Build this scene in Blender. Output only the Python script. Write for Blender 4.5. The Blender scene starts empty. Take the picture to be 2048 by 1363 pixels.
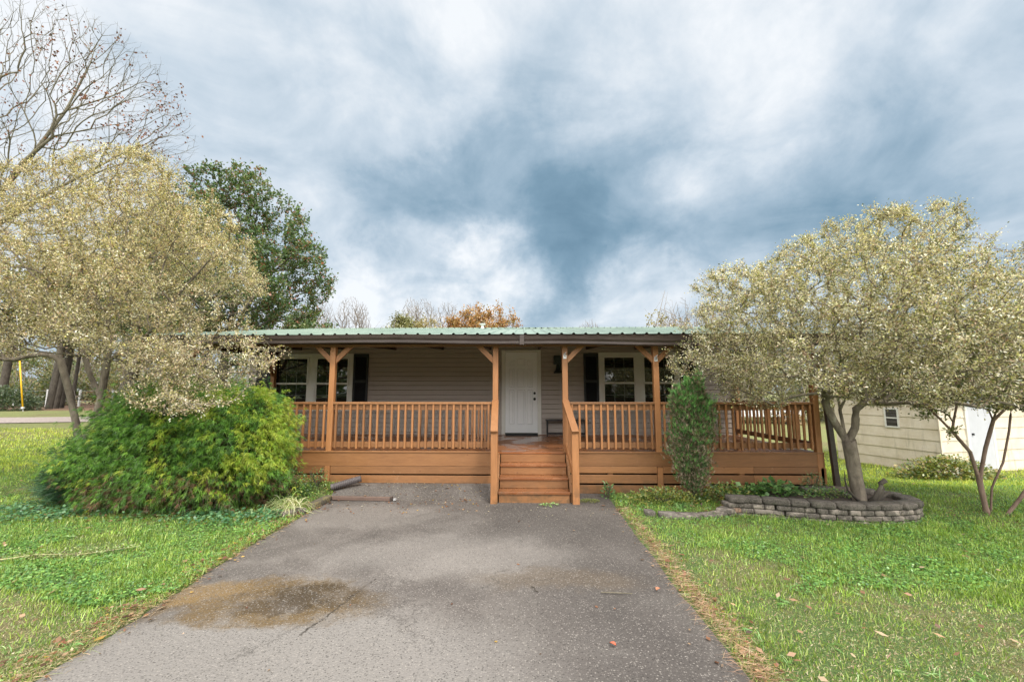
import bpy, math, random
import numpy as np
from mathutils import Vector, Matrix
R = math.radians
random.seed(7)
RNG = np.random.default_rng(11)
S = bpy.context.scene
COL = S.collection

# ------------------------------------------------------------------ camera
EYE = 1.70
YAW = math.atan(21/856.0); PITCH = math.atan(102.5/856.0)
cam_d = bpy.data.cameras.new('camera'); cam = bpy.data.objects.new('camera', cam_d); COL.objects.link(cam)
cam_d.sensor_width = 36; cam_d.lens = 36*856/2048.0; cam_d.clip_end = 2000; cam_d.clip_start = 0.05
cam.location = (0, 0, EYE)
cam.rotation_euler = (math.pi/2+PITCH, 0, YAW)
S.camera = cam

def ray_dir(px, py):          # a direction in the sky, used for where the clouds lie
    x = (px-1024)/856.0; y = -(py-681.5)/856.0
    d = Vector((x, math.cos(PITCH)-y*math.sin(PITCH), math.sin(PITCH)+y*math.cos(PITCH)))
    d.rotate(Matrix.Rotation(YAW, 3, 'Z')); return d.normalized()

# ------------------------------------------------------------------ world
SUN_EL = R(52); SUN_AZ = R(150)      # azimuth clockwise from +Y : behind the camera, to the right
world = bpy.data.worlds.new('World'); S.world = world; world.use_nodes = True
nt = world.node_tree; nt.nodes.clear()
def N(t, typ, **kw):
    n = t.nodes.new(typ)
    for k, v in kw.items(): setattr(n, k, v)
    return n
def mth(t, op, a, b=None, c=None, clamp=False):
    n = N(t, 'ShaderNodeMath', operation=op); n.use_clamp = clamp
    for i, v in enumerate((a, b, c)):
        if v is None: continue
        if isinstance(v, (int, float)): n.inputs[i].default_value = v
        else: t.links.new(v, n.inputs[i])
    return n.outputs[0]
def vmath(t, op, a, b=None, scale=None):
    n = N(t, 'ShaderNodeVectorMath', operation=op)
    for i, v in enumerate((a, b)):
        if v is None: continue
        if isinstance(v, (tuple, list, Vector)): n.inputs[i].default_value = tuple(v)
        else: t.links.new(v, n.inputs[i])
    if scale is not None: n.inputs['Scale'].default_value = scale
    return n
def noise(t, vec, scale, detail=4, rough=0.55, dist=0.0, lac=2.0):
    n = N(t, 'ShaderNodeTexNoise'); n.inputs['Scale'].default_value = scale
    n.inputs['Detail'].default_value = detail; n.inputs['Roughness'].default_value = rough
    n.inputs['Distortion'].default_value = dist
    if vec is not None: t.links.new(vec, n.inputs['Vector'])
    return n
def ramp(t, fac, stops, interp='LINEAR'):
    n = N(t, 'ShaderNodeValToRGB'); n.color_ramp.interpolation = interp
    e = n.color_ramp.elements
    while len(e) < len(stops): e.new(0.5)
    for i, (p, c) in enumerate(stops):
        e[i].position = p; e[i].color = (c[0], c[1], c[2], 1) if not isinstance(c, (int, float)) else (c, c, c, 1)
    if fac is not None: t.links.new(fac, n.inputs['Fac'])
    return n
def maprange(t, v, a, b, c, d, smooth=True):
    n = N(t, 'ShaderNodeMapRange'); n.interpolation_type = 'SMOOTHSTEP' if smooth else 'LINEAR'
    t.links.new(v, n.inputs[0])
    for i, x in enumerate((a, b, c, d)): n.inputs[i+1].default_value = x
    return n.outputs[0]

def mixc(t, f, a, b, blend='MIX'):
    n = N(t, 'ShaderNodeMix', data_type='RGBA', blend_type=blend)
    for i, v in ((0, f), (6, a), (7, b)):
        if isinstance(v, (int, float)): n.inputs[i].default_value = v
        elif isinstance(v, tuple): n.inputs[i].default_value = (*v, 1)
        else: t.links.new(v, n.inputs[i])
    return n.outputs[2]
def build_world():
    t = nt
    sky = N(t, 'ShaderNodeTexSky', sky_type='NISHITA'); sky.sun_disc = False
    sky.sun_elevation = SUN_EL; sky.sun_rotation = SUN_AZ
    bg0 = N(t, 'ShaderNodeBackground'); bg0.inputs['Strength'].default_value = 0.10
    t.links.new(sky.outputs[0], bg0.inputs[0])
    tc = N(t, 'ShaderNodeTexCoord')
    dirv = vmath(t, 'NORMALIZE', tc.outputs['Generated']).outputs[0]
    # cloud deck: project the view direction onto a flat layer
    sep = N(t, 'ShaderNodeSeparateXYZ'); t.links.new(dirv, sep.inputs[0])
    zc = mth(t, 'ADD', mth(t, 'MAXIMUM', sep.outputs[2], 0.0), 0.34)
    cx = mth(t, 'DIVIDE', sep.outputs[0], zc); cy = mth(t, 'DIVIDE', sep.outputs[1], zc)
    cmb = N(t, 'ShaderNodeCombineXYZ'); t.links.new(cx, cmb.inputs[0]); t.links.new(cy, cmb.inputs[1])
    pl = cmb.outputs[0]
    warp = noise(t, dirv, 2.8, 9, 0.62)
    w = vmath(t, 'SUBTRACT', warp.outputs['Color'], (0.5, 0.5, 0.5)).outputs[0]
    w = vmath(t, 'SCALE', w, scale=0.46).outputs[0]
    dw = vmath(t, 'NORMALIZE', vmath(t, 'ADD', dirv, w).outputs[0]).outputs[0]
    blobs = [ # px, py, radius deg, amount
        (1010,300,16,-.13),(1260,300,17,-.15),(1110,490,8,-.15),(1230,430,12,-.17),(1020,400,11,-.14),(1560,330,17,-.12),(1930,290,15,-.17),
        (1750,400,12,-.12),
        (640,340,17,-.17),(830,430,8,-.16),(1100,600,6,-.16),(470,200,12,-.06),(1600,230,16,-.10),
        (120,180,22,.24),(1260,20,20,.26),(820,20,14,.18),(860,560,9,.34),(700,600,9,.28),(990,545,6,.26),(1290,575,7,.28),
        (1480,520,9,.12),(2030,430,10,.12),(1650,20,17,.20),(420,60,17,.14),(1380,140,11,.12),(900,180,9,.08),(2040,60,13,.10)]
    acc = None
    for (px, py, rad, a) in blobs:
        c = ray_dir(px, py)
        dp = vmath(t, 'DOT_PRODUCT', dw, c).outputs['Value']
        g = maprange(t, dp, math.cos(R(rad)*1.25), 1.0, 0, a)
        acc = g if acc is None else mth(t, 'ADD', acc, g)
    n1 = noise(t, pl, 2.9, 9, 0.56, 0.5).outputs['Fac']
    n2 = noise(t, vmath(t, 'ADD', dirv, (4.1, 2.2, 0.4)).outputs[0], 6.5, 9, 0.6, 0.2).outputs['Fac']
    v = mth(t, 'ADD', acc, mth(t, 'MULTIPLY', mth(t, 'SUBTRACT', n1, 0.5), 1.25))
    v = mth(t, 'ADD', v, mth(t, 'MULTIPLY', mth(t, 'SUBTRACT', n2, 0.5), 0.50))
    v = mth(t, 'MULTIPLY_ADD', v, .80, 0.685, clamp=True)
    cr = ramp(t, v, [(0.0, (.082,.148,.205)), (0.25, (.128,.205,.270)), (0.5, (.222,.296,.362)), (0.75, (.365,.42,.472)), (1.0, (.54,.56,.58))])
    # unseen sky overhead and behind the camera, brightened and whitened to light scene and porch
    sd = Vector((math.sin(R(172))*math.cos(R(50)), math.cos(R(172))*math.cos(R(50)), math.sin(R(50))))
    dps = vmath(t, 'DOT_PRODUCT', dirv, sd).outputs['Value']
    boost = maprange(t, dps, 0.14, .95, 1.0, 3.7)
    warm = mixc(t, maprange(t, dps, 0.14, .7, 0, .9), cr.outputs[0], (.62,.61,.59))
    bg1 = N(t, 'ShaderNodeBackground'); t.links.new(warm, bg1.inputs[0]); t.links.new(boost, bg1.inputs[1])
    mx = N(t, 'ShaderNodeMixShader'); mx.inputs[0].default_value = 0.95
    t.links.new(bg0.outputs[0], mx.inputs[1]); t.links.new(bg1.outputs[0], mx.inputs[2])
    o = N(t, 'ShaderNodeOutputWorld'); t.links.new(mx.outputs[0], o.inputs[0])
build_world()

sl = bpy.data.lights.new('sun', 'SUN'); sl.energy = 1.5; sl.angle = R(10); sl.color = (1, .95, .87)
so = bpy.data.objects.new('sun', sl); COL.objects.link(so)
sd = Vector((math.sin(SUN_AZ)*math.cos(SUN_EL), math.cos(SUN_AZ)*math.cos(SUN_EL), math.sin(SUN_EL)))
so.rotation_euler = sd.to_track_quat('Z', 'Y').to_euler(); so.location = sd*30

S.view_settings.view_transform = 'Standard'; S.view_settings.look = 'None'
S.view_settings.exposure = 0.82; S.view_settings.gamma = 1; S.view_settings.use_curve_mapping = False
S.render.engine = 'CYCLES'
S.cycles.max_bounces = 7; S.cycles.diffuse_bounces = 3; S.cycles.transmission_bounces = 4; S.cycles.glossy_bounces = 3

# ------------------------------------------------------------------ object helpers
def link(o, parent=None):
    COL.objects.link(o)
    if parent is not None: o.parent = parent
    return o
def tag(o, label=None, cat=None, group=None, kind=None):
    if label: o['label'] = label
    if cat: o['category'] = cat
    if group: o['group'] = group
    if kind: o['kind'] = kind
    return o
def empty(name, loc=(0,0,0), label=None, cat=None, group=None):
    o = bpy.data.objects.new(name, None); o.empty_display_size = 0.2; link(o); o.location = loc
    return tag(o, label, cat, group)
def np_mesh(name, V, Q, mat, parent=None, tint=None, T=None, smooth=False, loc=None):
    """V (n,3), Q (m,4) quads and/or T (k,3) triangles"""
    V = np.asarray(V, dtype=np.float32)
    me = bpy.data.meshes.new(name)
    nq = 0 if Q is None else len(Q); ntr = 0 if T is None else len(T)
    idx = []; starts = []; tot = []
    if nq: idx.append(np.asarray(Q).ravel()); starts.append(np.arange(nq)*4); tot.append(np.full(nq, 4))
    if ntr: idx.append(np.asarray(T).ravel()); starts.append(nq*4+np.arange(ntr)*3); tot.append(np.full(ntr, 3))
    idx = np.concatenate(idx).astype(np.int32)
    me.vertices.add(len(V)); me.vertices.foreach_set('co', V.ravel())
    me.loops.add(len(idx)); me.loops.foreach_set('vertex_index', idx)
    me.polygons.add(nq+ntr); me.polygons.foreach_set('loop_start', np.concatenate(starts).astype(np.int32))
    try: me.polygons.foreach_set('loop_total', np.concatenate(tot).astype(np.int32))
    except Exception: pass
    if smooth: me.polygons.foreach_set('use_smooth', np.ones(nq+ntr, dtype=bool))
    me.update(calc_edges=True)
    if tint is not None:
        a = me.attributes.new('tint', 'FLOAT_COLOR', 'POINT')
        c = np.ones((len(V), 4), dtype=np.float32); c[:, :3] = tint
        a.data.foreach_set('color', c.ravel())
    if mat: me.materials.append(mat)
    o = bpy.data.objects.new(name, me)
    if loc is not None: o.location = loc
    return link(o, parent)

class MB:
    def __init__(s): s.v = []; s.f = []
    def add(s, vs, fs):
        b = len(s.v); s.v += [tuple(v) for v in vs]; s.f += [tuple(b+i for i in f) for f in fs]; return s
    def box(s, x0, x1, y0, y1, z0, z1):
        return s.add([(x0,y0,z0),(x1,y0,z0),(x1,y1,z0),(x0,y1,z0),(x0,y0,z1),(x1,y0,z1),(x1,y1,z1),(x0,y1,z1)],
                     [(0,3,2,1),(4,5,6,7),(0,1,5,4),(1,2,6,5),(2,3,7,6),(3,0,4,7)])
    def bar(s, a, b, w, h, up=(0,0,1)):
        a = Vector(a); b = Vector(b); d = (b-a).normalized(); u = Vector(up)
        sx = d.cross(u).normalized()*w/2; sz = sx.normalized().cross(d).normalized()*h/2
        vs = [p+i*sx+j*sz for p in (a, b) for (i, j) in ((-1,-1),(1,-1),(1,1),(-1,1))]
        return s.add(vs, [(0,1,2,3),(7,6,5,4),(0,4,5,1),(1,5,6,2),(2,6,7,3),(3,7,4,0)])
    def sweep(s, prof, pts):
        """prof (y,z) offsets swept along x-ish pts"""
        n = len(prof); vs = [(p[0], p[1]+q[0], p[2]+q[1]) for p in pts for q in prof]
        fs = [(i*n+j, i*n+(j+1) % n, (i+1)*n+(j+1) % n, (i+1)*n+j) for i in range(len(pts)-1) for j in range(n)]
        fs += [tuple(range(n))[::-1], tuple((len(pts)-1)*n+j for j in range(n))]
        return s.add(vs, fs)
    def tube(s, pts, rad, n=12, cap=True):
        pts = [Vector(p) for p in pts]; rad = rad if isinstance(rad, (list, tuple)) else [rad]*len(pts)
        vs = []; up = None
        for i, p in enumerate(pts):
            d = (pts[min(i+1, len(pts)-1)]-pts[max(i-1, 0)]).normalized()
            if up is None: up = d.orthogonal().normalized()
            up = (up-d*up.dot(d)).normalized(); r = d.cross(up)
            for k in range(n):
                a = 2*math.pi*k/n; vs.append(p+(up*math.cos(a)+r*math.sin(a))*rad[i])
        fs = [(i*n+k, i*n+(k+1) % n, (i+1)*n+(k+1) % n, (i+1)*n+k) for i in range(len(pts)-1) for k in range(n)]
        if cap: fs += [tuple(range(n))[::-1], tuple((len(pts)-1)*n+k for k in range(n))]
        return s.add(vs, fs)
    def build(s, name, mat, parent=None, bevel=0.0, smooth=False, loc=None):
        me = bpy.data.meshes.new(name); me.from_pydata(s.v, [], s.f); me.update()
        if smooth: me.polygons.foreach_set('use_smooth', [True]*len(me.polygons))
        if mat: me.materials.append(mat)
        o = bpy.data.objects.new(name, me)
        if loc is not None: o.location = loc
        link(o, parent)
        if bevel:
            m = o.modifiers.new('bevel', 'BEVEL'); m.width = bevel; m.segments = 2; m.limit_method = 'ANGLE'; m.angle_limit = R(40)
        return o

# ------------------------------------------------------------------ numpy value noise
def vnoise(x, y, scale, seed=0, octaves=3):
    x = np.asarray(x, dtype=float)/scale; y = np.asarray(y, dtype=float)/scale; out = 0; amp = 1; tot = 0
    for o in range(octaves):
        xi = np.floor(x).astype(np.int64); yi = np.floor(y).astype(np.int64); fx = x-xi; fy = y-yi
        fx = fx*fx*(3-2*fx); fy = fy*fy*(3-2*fy)
        def h(a, b):
            n = (a*374761393+b*668265263+(seed+o*17)*2147483647) & 0xffffffff
            n = ((n ^ (n >> 13))*1274126177) & 0xffffffff
            return ((n ^ (n >> 16)) & 0xffff)/65535.0
        v = (h(xi, yi)*(1-fx)+h(xi+1, yi)*fx)*(1-fy)+(h(xi, yi+1)*(1-fx)+h(xi+1, yi+1)*fx)*fy
        out = out+v*amp; tot += amp; amp *= .5; x = x*2.03+5.1; y = y*2.03+1.7
    return out/tot
def sm(a, b, v):
    t = np.clip((np.asarray(v, dtype=float)-a)/(b-a), 0, 1); return t*t*(3-2*t)
def G(x, y):
    x = np.asarray(x, dtype=float); y = np.asarray(y, dtype=float)
    left = .75*sm(9, 20, y)*sm(-6, -12, x)
    right = -.30*sm(7.6, 10.4, y)*sm(5.9, 8.5, x)
    bump = .15*sm(6.95, 7.45, y)*sm(-.38, -.50, x)*(1-sm(9, 12, y)*sm(-6, -9, x))
    return left+right+bump
def Gs(x, y): return float(G(x, y))

# ------------------------------------------------------------------ materials
def new_mat(name):
    m = bpy.data.materials.new(name); m.use_nodes = True; t = m.node_tree; t.nodes.clear()
    o = N(t, 'ShaderNodeOutputMaterial'); return m, t, o
def principled(t, o, **kw):
    p = N(t, 'ShaderNodeBsdfPrincipled'); t.links.new(p.outputs[0], o.inputs[0])
    for k, v in kw.items():
        k = k.replace('_', ' ')
        if isinstance(v, (int, float)): p.inputs[k].default_value = v
        elif isinstance(v, tuple): p.inputs[k].default_value = (*v, 1) if len(v) == 3 else v
        else: t.links.new(v, p.inputs[k])
    return p
def pos(t, sx=1, sy=1, sz=1):
    g = N(t, 'ShaderNodeNewGeometry')
    return vmath(t, 'MULTIPLY', g.outputs['Position'], (sx, sy, sz)).outputs[0]
def bump(t, h, strength, dist, p):
    b = N(t, 'ShaderNodeBump'); b.inputs['Strength'].default_value = strength; b.inputs['Distance'].default_value = dist
    t.links.new(h, b.inputs['Height']); t.links.new(b.outputs[0], p.inputs['Normal'])

def mat_simple(name, col, rough=.5, var=.12, scale=8, metal=0.0, bmp=0.0, spec=.5):
    m, t, o = new_mat(name)
    n = noise(t, pos(t), scale, 6, .6).outputs['Fac']
    c = ramp(t, n, [(.3, tuple(x*(1-var) for x in col)), (.7, tuple(min(1, x*(1+var)) for x in col))]).outputs[0]
    p = principled(t, o, Base_Color=c, Roughness=rough, Metallic=metal)
    p.inputs['Specular IOR Level'].default_value = spec
    if bmp: bump(t, noise(t, pos(t), scale*6, 4, .6).outputs['Fac'], bmp, .01, p)
    return m
def mat_wood(name, stretch, wet=0.0, pal=((.205,.090,.033), (.268,.122,.046), (.32,.150,.060))):
    m, t, o = new_mat(name)
    P = pos(t, *stretch)
    oi = N(t, 'ShaderNodeObjectInfo')
    Pm = vmath(t, 'ADD', P, None)
    cmb = N(t, 'ShaderNodeCombineXYZ'); t.links.new(mth(t, 'MULTIPLY', oi.outputs['Random'], 40.), cmb.inputs[0])
    t.links.new(mth(t, 'MULTIPLY', oi.outputs['Random'], 17.), cmb.inputs[2])
    t.links.new(cmb.outputs[0], Pm.inputs[1]); P = Pm.outputs[0]
    g = noise(t, P, 14, 7, .62, .6).outputs['Fac']
    big = noise(t, pos(t), 1.7, 4, .6).outputs['Fac']
    c = ramp(t, g, [(.25, pal[0]), (.5, pal[1]), (.75, pal[2])]).outputs[0]
    c = mixc(t, mth(t, 'MULTIPLY', big, .5), c, tuple(v*.8 for v in pal[1]))
    v = maprange(t, oi.outputs['Random'], 0, 1, .76, 1.16, False)
    hsv = N(t, 'ShaderNodeHueSaturation'); t.links.new(c, hsv.inputs['Color']); t.links.new(v, hsv.inputs['Value'])
    fine = noise(t, vmath(t, 'SCALE', P, scale=4.0).outputs[0], 16, 6, .7, .2).outputs['Fac']
    dk = N(t, 'ShaderNodeHueSaturation'); t.links.new(hsv.outputs[0], dk.inputs['Color']); t.links.new(maprange(t, fine, .32, .62, .87, 1.07, False), dk.inputs['Value']); hsv = dk
    gp = N(t, 'ShaderNodeNewGeometry'); sz_ = N(t, 'ShaderNodeSeparateXYZ'); t.links.new(gp.outputs['Position'], sz_.inputs[0])
    # scuffs and knots
    k = N(t, 'ShaderNodeTexVoronoi'); k.inputs['Scale'].default_value = 3.1; t.links.new(pos(t), k.inputs['Vector'])
    kn = maprange(t, k.outputs['Distance'], .03, .055, 1, 0)
    c = mixc(t, mth(t, 'MULTIPLY', kn, .55), hsv.outputs[0], (.12,.045,.02))
    wear = maprange(t, noise(t, pos(t), 5.5, 8, .75).outputs['Fac'], .60, .72, 0, .45)
    c = mixc(t, wear, c, (.42,.24,.14))
    gr = mth(t, 'MULTIPLY', maprange(t, sz_.outputs[2], .0, .36, .6, 0), maprange(t, noise(t, pos(t), 7, 8, .7).outputs['Fac'], .42, .62, 0, 1))
    c = mixc(t, gr, c, (.075,.055,.03))
    if wet:
        wn = noise(t, pos(t), 1.9, 4, .55, .4).outputs['Fac']
        r = maprange(t, wn, .44, .52, .09, .42)
        c = mixc(t, maprange(t, wn, .44, .52, .35, 0), c, (.20,.060,.018))
    else: r = maprange(t, big, .3, .7, .42, .62)
    p = principled(t, o, Base_Color=c, Roughness=r)
    bump(t, g, .25, .004, p)
    return m
M = {}
M['wood_h'] = mat_wood('stained_wood_across', (.12, 1, 1))
M['wood_v'] = mat_wood('stained_wood_upright', (1, 1, .12), 0, ((.275,.118,.042), (.345,.152,.056), (.40,.182,.072)))
M['wood_floor'] = mat_wood('wet_stained_boards', (.12, 1, 1), 1, ((.22,.085,.032), (.29,.115,.044), (.35,.145,.058)))
M['siding'] = mat_simple('taupe_vinyl_siding', (.40,.335,.295), .5, .04, 3, bmp=.05)
M['trim'] = mat_simple('white_vinyl_trim', (.70,.68,.63), .4, .03, 4)
M['door'] = mat_simple('white_door_paint', (.84,.84,.85), .38, .025, 5)
M['shutter'] = mat_simple('black_shutter_plastic', (.008,.008,.011), .5, .15, 9)
M['black'] = mat_simple('black_metal', (.012,.012,.013), .4, .2, 15)
M['lantern'] = mat_simple('dark_green_metal', (.012,.022,.020), .4, .2, 15)
M['steel'] = mat_simple('galvanised_steel', (.62,.62,.62), .4, .1, 30, .6)
M['pvc'] = mat_simple('white_pvc', (.75,.75,.73), .5, .05, 10)
M['rubber'] = mat_simple('black_rubber', (.012,.011,.011), .85, .2, 60, bmp=.4)
def mat_gutter():
    m, t, o = new_mat('brown_aluminium')
    n = noise(t, pos(t, .6, 1, 5), 6, 7, .7).outputs['Fac']
    c = ramp(t, n, [(.35, (.038,.026,.022)), (.6, (.060,.043,.037)), (.75, (.10,.08,.07))]).outputs[0]
    p = principled(t, o, Base_Color=c, Roughness=.36)
    return m
M['gutter'] = mat_gutter()
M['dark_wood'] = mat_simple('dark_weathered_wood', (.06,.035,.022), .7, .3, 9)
M['ceiling'] = mat_simple('porch_ceiling_panel', (.42,.36,.30), .7, .08, 4)
M['skirt_dark'] = mat_simple('near_black_underporch_shade', (.02,.015,.012), .95, .3, 9)  # near-black: shade beneath porch and house put into the colour
def mat_roof():
    m, t, o = new_mat('pale_green_metal_roof')
    n = noise(t, pos(t, 1, .25, .25), 2.3, 7, .65).outputs['Fac']
    c = ramp(t, n, [(.3, (.19,.255,.19)), (.55, (.265,.335,.26)), (.8, (.36,.42,.35))]).outputs[0]
    principled(t, o, Base_Color=c, Roughness=.36, Metallic=.12); return m
M['roof'] = mat_roof()
def mat_glass():
    m, t, o = new_mat('dark_window_glass')
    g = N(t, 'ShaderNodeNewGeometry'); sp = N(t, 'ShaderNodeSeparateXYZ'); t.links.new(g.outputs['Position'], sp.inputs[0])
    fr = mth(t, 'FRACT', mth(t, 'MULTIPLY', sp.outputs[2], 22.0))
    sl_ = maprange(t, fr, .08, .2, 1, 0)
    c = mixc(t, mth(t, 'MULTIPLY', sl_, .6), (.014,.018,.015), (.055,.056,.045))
    p = principled(t, o, Base_Color=c, Roughness=.015); p.inputs['IOR'].default_value = 1.85
    bump(t, noise(t, pos(t), 2.5, 2, .5).outputs['Fac'], .04, .02, p)
    return m
M['glass'] = mat_glass()
def mat_leaf(name, trans=.35, gloss=.06, rough=.4):
    m, t, o = new_mat(name)
    a = N(t, 'ShaderNodeAttribute', attribute_name='tint')
    d = N(t, 'ShaderNodeBsdfDiffuse'); tr = N(t, 'ShaderNodeBsdfTranslucent'); g = N(t, 'ShaderNodeBsdfGlossy')
    g.inputs['Roughness'].default_value = rough
    t.links.new(a.outputs['Color'], d.inputs[0])
    t.links.new(mixc(t, .6, a.outputs['Color'], (1.25,1.2,.55), 'MULTIPLY'), tr.inputs[0])
    m1 = N(t, 'ShaderNodeMixShader'); m1.inputs[0].default_value = trans
    t.links.new(d.outputs[0], m1.inputs[1]); t.links.new(tr.outputs[0], m1.inputs[2])
    m2 = N(t, 'ShaderNodeMixShader'); m2.inputs[0].default_value = gloss
    t.links.new(m1.outputs[0], m2.inputs[1]); t.links.new(g.outputs[0], m2.inputs[2]); t.links.new(m2.outputs[0], o.inputs[0])
    return m
M['leaf'] = mat_leaf('leaf'); M['needle'] = mat_leaf('needle_spray', .25, .04); M['grass'] = mat_leaf('grass_blade', .35, .05)
def mat_bark(name, a, b, c3=None, scale=9):
    m, t, o = new_mat(name)
    n = noise(t, pos(t, 1, 1, .45), scale, 8, .68, .5).outputs['Fac']
    st = [(.3, a), (.62, b)]
    if c3: st.append((.74, c3))
    c = ramp(t, n, st).outputs[0]
    p = principled(t, o, Base_Color=c, Roughness=.9); bump(t, n, .7, .02, p); return m
M['bark'] = mat_bark('grey_lichen_bark', (.07,.055,.040), (.24,.20,.155), (.38,.38,.30))
M['bark_pink'] = mat_bark('smooth_pinkish_bark', (.12,.075,.055), (.26,.18,.14), (.33,.27,.22))
M['bark_dark'] = mat_bark('dark_bark', (.03,.024,.018), (.095,.08,.062), (.17,.17,.12))
M['bark_bare'] = mat_bark('pale_mossy_bark', (.07,.06,.04), (.20,.175,.12), (.30,.28,.20))
M['twig_far'] = mat_bark('distant_twig', (.14,.115,.095), (.24,.205,.17))

# ------------------------------------------------------------------ terrain
def axis(pts):
    out = []
    for (a, b, n) in pts: out += list(np.linspace(a, b, n, endpoint=False))
    return np.array(out+[pts[-1][1]])
def mat_ground():
    m, t, o = new_mat('lawn_soil')
    P = pos(t)
    a = noise(t, P, .55, 6, .6).outputs['Fac']; b = noise(t, P, 6, 8, .7).outputs['Fac']; c = noise(t, P, 40, 6, .7).outputs['Fac']
    green = ramp(t, c, [(.3, (.030,.050,.012)), (.55, (.075,.125,.026)), (.75, (.17,.24,.06))]).outputs[0]
    tan = ramp(t, c, [(.3, (.07,.05,.025)), (.55, (.19,.145,.07)), (.75, (.36,.29,.16))]).outputs[0]
    f = maprange(t, mth(t, 'ADD', mth(t, 'MULTIPLY', a, .65), mth(t, 'MULTIPLY', b, .35)), .46, .60, 0, .75)
    # leaf litter under the far left trees
    g = N(t, 'ShaderNodeNewGeometry'); sp = N(t, 'ShaderNodeSeparateXYZ'); t.links.new(g.outputs['Position'], sp.inputs[0])
    lit = mth(t, 'MULTIPLY', maprange(t, sp.outputs[1], 21.5, 23, 0, 1), maprange(t, sp.outputs[1], 34, 42, 1, 0))
    lit = mth(t, 'MULTIPLY', lit, maprange(t, sp.outputs[0], -12, -9, 1, 0))
    litc = ramp(t, c, [(.3, (.09,.045,.03)), (.7, (.26,.14,.09))]).outputs[0]
    green = mixc(t, mth(t, 'MULTIPLY', maprange(t, sp.outputs[1], 11, 16, 0, .75), maprange(t, c, .3, .7, .5, 1)), green, (.27,.26,.09))
    col = mixc(t, f, green, tan); col = mixc(t, mth(t, 'MULTIPLY', lit, .9), col, litc)
    p = principled(t, o, Base_Color=col, Roughness=.95); bump(t, c, .8, .03, p); return m
def build_ground():
    xs = axis([(-600,-80,6), (-80,-16,32), (-16,10,130), (10,40,40), (40,80,10), (80,600,6)])
    ys = axis([(-300,-20,6), (-20,0,12), (0,14,100), (14,45,60), (45,120,15), (120,900,8)])
    X, Y = np.meshgrid(xs, ys); Z = G(X, Y)+(vnoise(X, Y, 2.2, 3)-.5)*.03*(1-np.exp(-np.abs(X+.9)/3))*sm(-20,-10,Y)
    Z -= .03*sm(-3.3,-2.9,X)*sm(1.5,1.2,X)*sm(7.9,7.5,Y)      # bed of the driveway
    Z += 1.2*sm(50,120,Y)
    nx = len(xs); ny = len(ys)
    V = np.stack([X, Y, Z], -1).reshape(-1, 3)
    i = np.arange(ny-1)[:, None]*nx+np.arange(nx-1)[None, :]
    Q = np.stack([i, i+1, i+nx+1, i+nx], -1).reshape(-1, 4)
    o = np_mesh('lawn', V, Q, mat_ground(), smooth=True); tag(o, kind='structure')
build_ground()

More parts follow.
